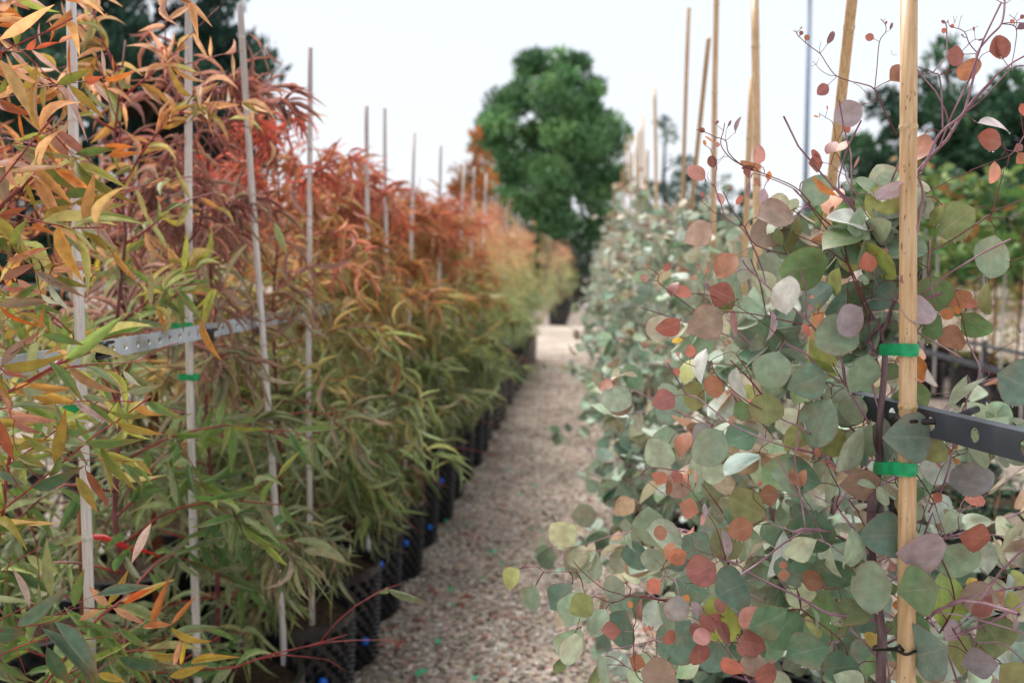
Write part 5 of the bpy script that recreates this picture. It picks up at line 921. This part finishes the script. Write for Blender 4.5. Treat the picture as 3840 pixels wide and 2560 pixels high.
p = at(2985, 1892, 1.9); tie(p, p + Vector((.03, 0, 0)), .008, .0115, .018, 'green tape tie on the cane behind the nearest silver dollar gum', GT)
# rail clips
def clip(p, r, X, label, big=False):
    b = MB(); n = 16
    b.tube([p + Vector((r * 1.35 * math.cos(6.2832 * k / n), r * 1.35 * math.sin(6.2832 * k / n), 0)) for k in range(n)], r * .42, 8, closed=True)
    b.box((X + .006 * (1 if X < 0 else -1), p.y, p.z), (.012, .03, .03), 0); b.tube([Vector((X + (.012 if X < 0 else -.012), p.y + .035, p.z + .012)), Vector((X + (.012 if X < 0 else -.012), p.y + .01, p.z + .013)), Vector((X + (.012 if X < 0 else -.012), p.y - .03, p.z + .004))], [.003, .004, .0035], 8)
    b.tube([Vector((X + (.012 if X < 0 else -.012), p.y + .02, p.z - .012)), Vector((X + (.012 if X < 0 else -.012), p.y - .03, p.z - .013))], .0035, 8)
    return tag(b.build('cane_clip', M['black']), label, 'clip', 'black clips holding canes to the rails')
p = atX(190 * q, 803 * q, LX + .07); clip(p, .0102, XL, 'black clip holding the nearest left cane to the grey rail')
p = atX(447 * q, 770 * q, LX + .07); clip(p, .0098, XL, 'black clip holding the second left cane to the grey rail')
cc = on_cane(1280 / q + (715 / K) / q); e0 = at(3200 + 320 / K, 1280 + 690 / K, 1.40); e1 = at(3200 + 640 / K, 1280 + 735 / K, 1.372); e2 = at(3200 + 800 / K, 1280 + 738 / K, 1.365); e3 = at(3200 + 1085 / K, 1280 + 760 / K, 1.35)
b = MB(); b.tube([e0, e0.lerp(e1, .1), e1, e2, e2.lerp(e3, .02), e2.lerp(e3, .12), e2.lerp(e3, .7), e2.lerp(e3, .9), e3], [.006, .0065, .0042, .0042, .0068, .0066, .005, .0072, .0075], 14)
n = 16; b.tube([cc + Vector((.0155 * math.cos(6.2832 * k / n), .0155 * math.sin(6.2832 * k / n), 0)) for k in range(n)], .0045, 8, closed=True)
b.tube([e2.lerp(e3, .5) + Vector((0, .012, .004)), e3 + Vector((0, .02, .012)), e3 + Vector((.02, .035, .016))], [.004, .005, .005], 10)
tag(b.build('cane_clip', M['black']), 'black plastic clip with pin between the thick golden cane and dark steel channel', 'clip', 'black clips holding canes to the rails')
# rusty post and red hose on the left
p0 = at(342 * q, 612 * q, 3.25); b = MB(); b.box((p0.x, p0.y, p0.z / 2), (.038, .006, p0.z)); b.box((p0.x, p0.y + .018, p0.z / 2), (.006, .03, p0.z - .004)); b.box((p0.x, p0.y, p0.z + .003), (.044, .01, .006))
tag(b.build('steel_post', M['rust'], smooth=False), 'dark rusty steel post among the canes on the left', 'post')
hp = [at(300, 2035, 2.16), at(345, 2012, 2.14), at(390, 2014, 2.13), at(440, 2036, 2.13), at(490, 2056, 2.14), at(540, 2064, 2.17), at(600, 2085, 2.24)]
b = MB(); b.tube(hp, [.0035, .0055, .0065, .0065, .006, .004, .0025], 10); tag(b.build('hose', M['red']), 'red hose end showing among the leaves at lower left', 'hose')
p1 = at(305, 1960, 2.2); b = MB(); b.tube([Vector((p1.x, p1.y, .3)), p1 + Vector((0, 0, .05))], [.012, .009], 10)
tag(b.build('wooden_stake', M['bark_brown']), 'brown wooden stake behind the nearest left cane', 'stake')

# ------------------------------------------------------------------ things behind the left rows
def shrub(name, x, y, seed, n, hgt, rad, cols, label, cat, group, pot=True, z0=.3, leaf=(.03, .07), asp=(.35, .6), stem=.008, zlo=None, clump=0):
    r = random.Random(seed); g = np.random.default_rng(seed)
    t = potted(name, x, y, label, cat, group, near=False) if pot else empty(name, (x, y, 0), label, cat, group)
    zl = zlo if zlo else z0
    b = MB(); b.tube([(x, y, .2 if pot else -.05), (x + r.gauss(0, .02), y, zl), (x + r.gauss(0, .03), y + r.gauss(0, .03), z0 + (hgt - z0) * .8)], [stem, stem * .8, stem * .3], 7)
    for k in range(9):
        a = k * 2.4; zz = zl + (hgt - zl) * r.uniform(.0, .7); p = Vector((x, y, zz))
        b.tube(curve(p, (math.cos(a), math.sin(a), .8), rad * 1.1, 4, .05, r), [.004, .003, .003, .002, .0015], 4, cap=False)
    b.build('trunk', M['bark_brown'], t)
    a = g.uniform(0, 6.283, n); zq = g.random(n); prof = np.sin(np.pi * (.12 + .86 * zq)) ** .6; rr = rad * prof * g.random(n) ** .4 * (1 + .25 * np.sin(3 * a + seed) * np.sin(5 * zq + seed))
    B = np.stack([x + rr * np.cos(a), y + rr * np.sin(a), zl + (hgt - zl) * zq], 1)
    cid = g.integers(0, 16, n)
    if clump:
        i = g.integers(0, n, 16); B = B[i][cid] + g.normal(0, clump, (n, 3)) * [1, 1, .7]; a = np.arctan2(B[:, 1] - y, B[:, 0] - x)
    D = unit(np.stack([np.cos(a), np.sin(a), np.zeros(n)], 1) * .8 + g.normal(0, .5, (n, 3)) + [0, 0, -.2]); N = unit(g.normal(0, .6, (n, 3)) + [0, -.3, 1])
    L = g.uniform(leaf[0], leaf[1], n); W = L * g.uniform(asp[0], asp[1], n)
    C = np.array([s2l(c) for c in cols])[(cid if clump else g.integers(0, len(cols), n)) % len(cols)] * g.uniform(.7, 1.25, (n, 1))
    leaf_batch('foliage', t, B, D, N, L, W, np.clip(C, .01, .95), g.integers(0, 9, n), FARROUND, M['far_leaf']); return t
GREENS = [(96, 128, 78), (128, 150, 96), (150, 164, 110), (84, 112, 74)]
for k in range(10):
    shrub('potted_shrub', -2.9 - .25 * (k % 2), 3.2 + .62 * k, 900 + k, 420, random.uniform(1.0, 1.3), .34, GREENS if k % 3 else [(176, 160, 96), (140, 150, 90), (196, 176, 110)],
          'soft green potted shrub behind the left rows, %s from the front' % ORD[k], 'potted shrub', 'green shrubs behind the left rows')
strip_o = strip('support_rail', -2.55, 3.0, 3.05, 1.38, .03, .003, .05, (.01, .006), M['galv'], yend=12)
tag(strip_o, 'far grey strip behind the left rows, above the soft green shrubs', 'rail')
for k, (x, y) in enumerate([(228, 575), (284, 578), (318, 580)]):
    p = at(x * q, (y - 30) * q, 4.6 + .2 * k); b = MB(); vs = []
    for i in range(7):
        a = .5 * math.sin(i * 1.1 + k * 2); s = Vector((math.cos(a), math.sin(a), 0)) * .014; c = p + Vector((.018 * math.sin(i * .9 + k), 0, -.026 * i))
        vs += [c - s, c + s]
    b.add(vs, [(2 * i, 2 * i + 1, 2 * i + 3, 2 * i + 2) for i in range(6)])
    tag(b.build('tape_tag', M['yellow']), 'yellow tape tag hanging among the left canes, %s' % ['leftmost of three', 'middle of three', 'rightmost of three'][k], 'tag', 'yellow tape tags')
    cane(p + Vector((0, .02, .5)), p + Vector((0, .02, -.5)), .0095, M['cane_grey'], M['cane_node_grey'], 'thin cane by the %s yellow tag' % ['leftmost', 'middle', 'rightmost'][k], 'canes behind the yellow tags', 160 + k)

# ------------------------------------------------------------------ beds on the right
for k in range(9):
    shrub('potted_shrub', 1.75 + .3 * (k % 2), 2.7 + .42 * k, 930 + k, 700, random.uniform(.42, .55), .34, [(44, 76, 50), (60, 96, 62), (80, 116, 74), (36, 62, 44)],
          'low dark green spreading shrub right of the silver row, %s from the front' % ORD[k], 'potted shrub', 'dark green low shrubs on the right', z0=.2, leaf=(.02, .04), asp=(.25, .4))
for k in range(15):
    shrub('potted_tree', 3.75 + .12 * (k % 3), 6.6 + .8 * k, 950 + k, 420, random.uniform(2.1, 2.75), .46, [(74, 112, 58), (96, 132, 66), (124, 154, 84), (60, 94, 54), (150, 164, 88), (176, 122, 76)] if k % 3 else [(80, 118, 60), (104, 138, 72), (130, 158, 90)],
          'leafy green potted tree in the far right bed, %s from the front' % ORD[k], 'potted tree', 'green trees in the far right bed', leaf=(.08, .14), asp=(.5, .7), zlo=1.5, stem=.012, clump=.12)
for k in range(15):
    shrub('potted_shrub', 4.6 + .2 * (k % 2), 6.4 + .7 * k, 980 + k, 420, random.uniform(1.15, 1.4), .42, [(168, 168, 84), (142, 156, 80), (190, 164, 90), (200, 136, 98), (112, 138, 72)],
          'yellow green low shrub beneath the far right trees, %s from the front' % ORD[k], 'potted shrub', 'yellow green shrubs in the far right bed', leaf=(.05, .09), asp=(.2, .4))
for k in range(12):
    x = 3.6 + .1 * (k % 3); y = 6.4 + .7 * k
    cane(Vector((x, y, 1.75 + .1 * (k % 2))), Vector((x, y, .4)), .012, M['cane_grey'], M['cane_node_grey'], 'pale cane supporting the far right trees, %s from the front' % ORD[k], 'pale canes in the far right bed', 190 + k)
b = MB(); b.box((3.3, 11, .62), (.02, 10, .045)); b.box((3.3, 11, .80), (.02, 10, .03))
for y in (6.2, 8.6, 11, 13.4, 15.9): b.box((3.325, y, .42), (.03, .04, .84))
b.tube([(3.28, 6.2, .8), (3.29, 7.0, .1)], .012, 6)
tag(b.build('bed_rail', M['darksteel'], smooth=False), 'dark metal rail in front of the black pots in the far right bed', 'rail')

# ------------------------------------------------------------------ trees
def tree(name, x, y, h, prof, clumps, per, lsz, cols, label, seed, trunk=True, up=.5, cl_r=.16, z0=.0, group=None, gap=0, elong=1.0, sqy=1.0):
    """prof: list of (height fraction, radius) of the crown; foliage in clumps with gaps between them"""
    r = random.Random(seed); g = np.random.default_rng(seed)
    t = empty(name, (x, y, 0), label, 'tree', group)
    b = MB(); b.tube([(x, y, -.2), (x + .02 * h, y, h * .3), (x - .01 * h, y, h * .62), (x, y, h * .93)], [h * .028, h * .022, h * .013, h * .004], 9)
    zs = np.array([p[0] for p in prof]); rs = np.array([p[1] for p in prof])
    Bs, Ds, Cs, Ls, Ns = [], [], [], [], []
    wz = rs / rs.sum(); cum = np.cumsum(wz)
    for c in range(clumps):
        f = (c + .5) / clumps; zf = np.interp(f, np.concatenate([[0], cum[:-1] + wz[1:] * 0 + 0]), zs) if False else np.interp(r.random(), cum, zs)
        R_ = float(np.interp(zf, zs, rs)); a = c * 2.39996 + r.gauss(0, .25); q_ = r.random() ** .36
        cx, cy, cz = x + R_ * q_ * math.cos(a), y + R_ * q_ * math.sin(a) * sqy, h * zf
        rad = cl_r * h * r.uniform(.55, 1.15) * (.3 + .7 * min(1, R_ / max(rs)))
        if q_ > .45 and c % 3 == 0: b.tube([(x, y, max(.1, cz - .6 * R_)), ((x + cx) / 2, (y + cy) / 2, cz - .25 * R_), (cx, cy, cz)], [h * .008, h * .005, h * .002], 5, cap=False)
        m = int(per * (rad / (cl_r * h)) ** 2) + 8
        v = unit(g.normal(0, 1, (m, 3))); rr = rad * g.random(m) ** .45
        P = np.stack([cx + v[:, 0] * rr, cy + v[:, 1] * rr, cz + v[:, 2] * rr * .72 * elong], 1)
        cc = np.array([s2l(k) for k in cols]); base = cc[r.randrange(len(cc))] * r.uniform(.85, 1.2)
        Ns.append(v); Bs.append(P); Ds.append(unit(v + g.normal(0, .5, (m, 3)) + [0, 0, up])); Cs.append(base * g.uniform(.7, 1.3, (m, 1)) * np.ones((m, 3))); Ls.append(g.uniform(.6, 1.3, m) * lsz)
    if trunk: b.build('trunk', M['tree_bark'], t)
    B = np.concatenate(Bs); D = np.concatenate(Ds); C = np.concatenate(Cs); L = np.concatenate(Ls); n = len(B)
    N = unit(np.concatenate(Ns) * 1.3 + g.normal(0, .55, (n, 3)) + [0, 0, .3])
    leaf_batch('crown', t, B, D, N, L, L * g.uniform(.35, .6, n), np.clip(C, .005, .9), g.integers(0, 9, n), [tpl([(0, .1), (.45, .5), (1, .05)], C2, .1, 0, 0)], M['tree_leaf'])
    return t
def ground_at(px, dist): return at(px * q, 980, dist)
PINE = [(104, 146, 96), (120, 162, 106), (92, 132, 88), (132, 174, 114), (82, 120, 82)]
p = ground_at(1268, 45)
tree('conifer', p.x, p.y, 11.6, [(.05, 1.4), (.12, 2.0), (.2, 2.55), (.34, 2.95), (.48, 3.1), (.62, 3.05), (.72, 2.65), (.8, 2.05), (.88, 1.35), (.95, .65), (.99, .1)], 150, 560, .24, PINE, 'big rounded dark green tree at the end of the path', 1, cl_r=.085)
p = ground_at(300, 24)
tree('conifer', p.x, p.y, 11.5, [(.1, 1.5), (.25, 2.6), (.4, 3.2), (.5, 3.4), (.6, 3.0), (.75, 2.3), (.9, 1.2), (1, .2)], 150, 300, .26, [(36, 64, 56), (46, 78, 66), (30, 56, 50), (56, 90, 74)], 'dark blue green conifer at the upper left behind the red foliage', 2, up=1.2, cl_r=.07)
p = ground_at(120, 17)
tree('conifer', p.x - 1.0, p.y, 6.4, [(.1, 1.0), (.3, 1.8), (.5, 1.9), (.7, 1.5), (.9, .8), (1, .1)], 60, 240, .2, [(46, 74, 56), (60, 90, 66), (36, 60, 48)], 'smaller dark tree behind the first cane at the left edge', 3, up=.8, cl_r=.09)
p = ground_at(2165, 34)
tree('conifer', p.x, p.y, 9.2, [(.1, 1.6), (.25, 2.9), (.42, 3.4), (.58, 3.1), (.72, 2.4), (.85, 1.5), (.95, .6), (1, .1)], 105, 300, .3, [(54, 86, 62), (68, 104, 74), (46, 74, 56), (82, 120, 84)], 'dark rounded conifer behind the thick golden cane at right', 4, cl_r=.085)
p = ground_at(2345, 40)
tree('broadleaf_tree', p.x, p.y, 8.4, [(.1, 1.6), (.3, 2.6), (.5, 2.8), (.7, 2.3), (.88, 1.2), (1, .2)], 80, 230, .3, [(92, 110, 88), (110, 126, 100), (76, 96, 78)], 'greyish green loose tree at the right edge', 5, cl_r=.085)
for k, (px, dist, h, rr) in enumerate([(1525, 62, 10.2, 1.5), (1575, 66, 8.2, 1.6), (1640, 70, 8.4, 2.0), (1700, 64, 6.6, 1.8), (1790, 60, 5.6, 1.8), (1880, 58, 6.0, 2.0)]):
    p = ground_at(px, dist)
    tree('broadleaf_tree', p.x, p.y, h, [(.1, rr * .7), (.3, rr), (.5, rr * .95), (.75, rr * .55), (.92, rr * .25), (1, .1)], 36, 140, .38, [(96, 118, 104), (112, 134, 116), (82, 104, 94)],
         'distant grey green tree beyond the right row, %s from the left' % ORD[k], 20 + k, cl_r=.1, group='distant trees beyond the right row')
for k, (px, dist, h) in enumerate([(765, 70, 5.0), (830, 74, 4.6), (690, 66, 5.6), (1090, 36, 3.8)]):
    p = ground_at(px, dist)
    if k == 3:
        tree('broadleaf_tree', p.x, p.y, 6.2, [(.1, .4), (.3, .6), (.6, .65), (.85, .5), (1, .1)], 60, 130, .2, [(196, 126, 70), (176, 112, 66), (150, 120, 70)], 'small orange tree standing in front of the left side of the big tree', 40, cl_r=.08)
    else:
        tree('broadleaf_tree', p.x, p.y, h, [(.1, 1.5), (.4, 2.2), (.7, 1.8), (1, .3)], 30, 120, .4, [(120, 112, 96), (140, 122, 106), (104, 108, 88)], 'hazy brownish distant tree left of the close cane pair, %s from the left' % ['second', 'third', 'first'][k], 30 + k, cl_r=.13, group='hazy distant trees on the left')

for k, (px, dist, h, rr) in enumerate([(1312, 34, 1.9, .8), (1335, 37, 1.7, .9), (1290, 38, 2.1, .9)]):  # added shrubs stand in for the dark shadow and trunk under the tree
    p = ground_at(px, dist)
    shrub('shrub', p.x, p.y, 1200 + k, 700, h, rr, [(34, 54, 38), (44, 66, 46), (28, 44, 34)], 'dark shrub at the foot of the big tree, %s of three' % ['middle', 'right', 'left'][k], 'shrub', 'dark shrubs at the foot of the big tree', pot=False, z0=.1, leaf=(.12, .22), asp=(.4, .6))

# ------------------------------------------------------------------ light pole, litter
p = ground_at(1846, 40); b = MB(); b.tube([(p.x, p.y, 0), (p.x, p.y, 6), (p.x, p.y, 12.2)], [.11, .09, .07], 12)
t = empty('light_pole', (p.x, p.y, 0), 'tall pale blue light pole rising behind the right row', 'light pole')
b.build('post', M['pole'], t); b = MB(); b.box((p.x - .2, p.y, 12.1), (.7, .25, .14)); b.build('lamp_head', M['darksteel'], t, smooth=False)
sc_pts = [(1983, 1982), (1847, 2067), (1806, 2163), (1692, 2210), (1700, 2268), (1946, 1855), (2204, 1938), (2030, 1990), (1580, 2520), (1780, 2540), (1880, 2110), (1760, 1960), (1674, 1950), (2100, 2140), (1900, 1760), (1990, 1700), (1960, 1640), (2050, 1600), (2010, 1820), (1640, 2400)]
for k, (x, y) in enumerate(sc_pts):
    rr_ = ray(x, y); P = CAM + rr_ * ((-CAMZ + .035) / rr_.z); r = random.Random(k); a = r.uniform(0, 3); s = r.uniform(.012, .026)
    b = MB(); ux = Vector((math.cos(a), math.sin(a), .1)) * s; uy = Vector((-math.sin(a), math.cos(a), .2)) * s * .45
    vs = [P - ux - uy, P - ux * .3 - uy + Vector((0, 0, .006)), P + ux - uy * .6, P + ux + uy, P + uy * .8 + Vector((0, 0, .008)), P - ux * .9 + uy]
    b.add(vs + [v - Vector((0, 0, .0012)) for v in vs], [(0, 1, 4, 5), (1, 2, 3, 4), (6, 11, 10, 7), (7, 10, 9, 8), (0, 6, 7, 1), (1, 7, 8, 2), (2, 8, 9, 3), (3, 9, 10, 4), (4, 10, 11, 5), (5, 11, 6, 0)])
    tag(b.build('tape_scrap', M['green'], smooth=False), 'small scrap of green tape lying on the wood chip path', 'tape scrap', 'green tape scraps on the path')
M['dryleaf'] = simple('dry_leaf', [(110, 50, 34), (150, 76, 52), (180, 110, 80)], 40, .7, .2)
for k, (x, y) in enumerate([(1765, 2010), (1790, 2030), (1600, 2220), (1780, 2240), (2045, 1520), (2075, 1560), (2030, 1590), (1990, 1640), (1450, 2430), (1480, 2436), (1735, 2290), (1910, 1900), (1560, 2330)]):
    rr_ = ray(x, y); P = CAM + rr_ * ((-CAMZ + .035) / rr_.z); r = random.Random(50 + k); a = r.uniform(0, 6)
    me = MESH['lance', 'lance_und'][k % 4].copy(); me.materials.clear(); me.materials.append(M['dryleaf'])
    o = link('fallen_leaf', me); L_ = r.uniform(.06, .09)
    o.matrix_world = Matrix.Translation(P) @ Matrix.Rotation(a, 4, 'Z') @ Matrix.Rotation(-.1, 4, 'Y') @ Matrix.Diagonal((L_, .02, L_ * 1.4, 1))
    tag(o, 'dry reddish leaf fallen on the wood chip path', 'fallen leaf', 'fallen leaves on the path')
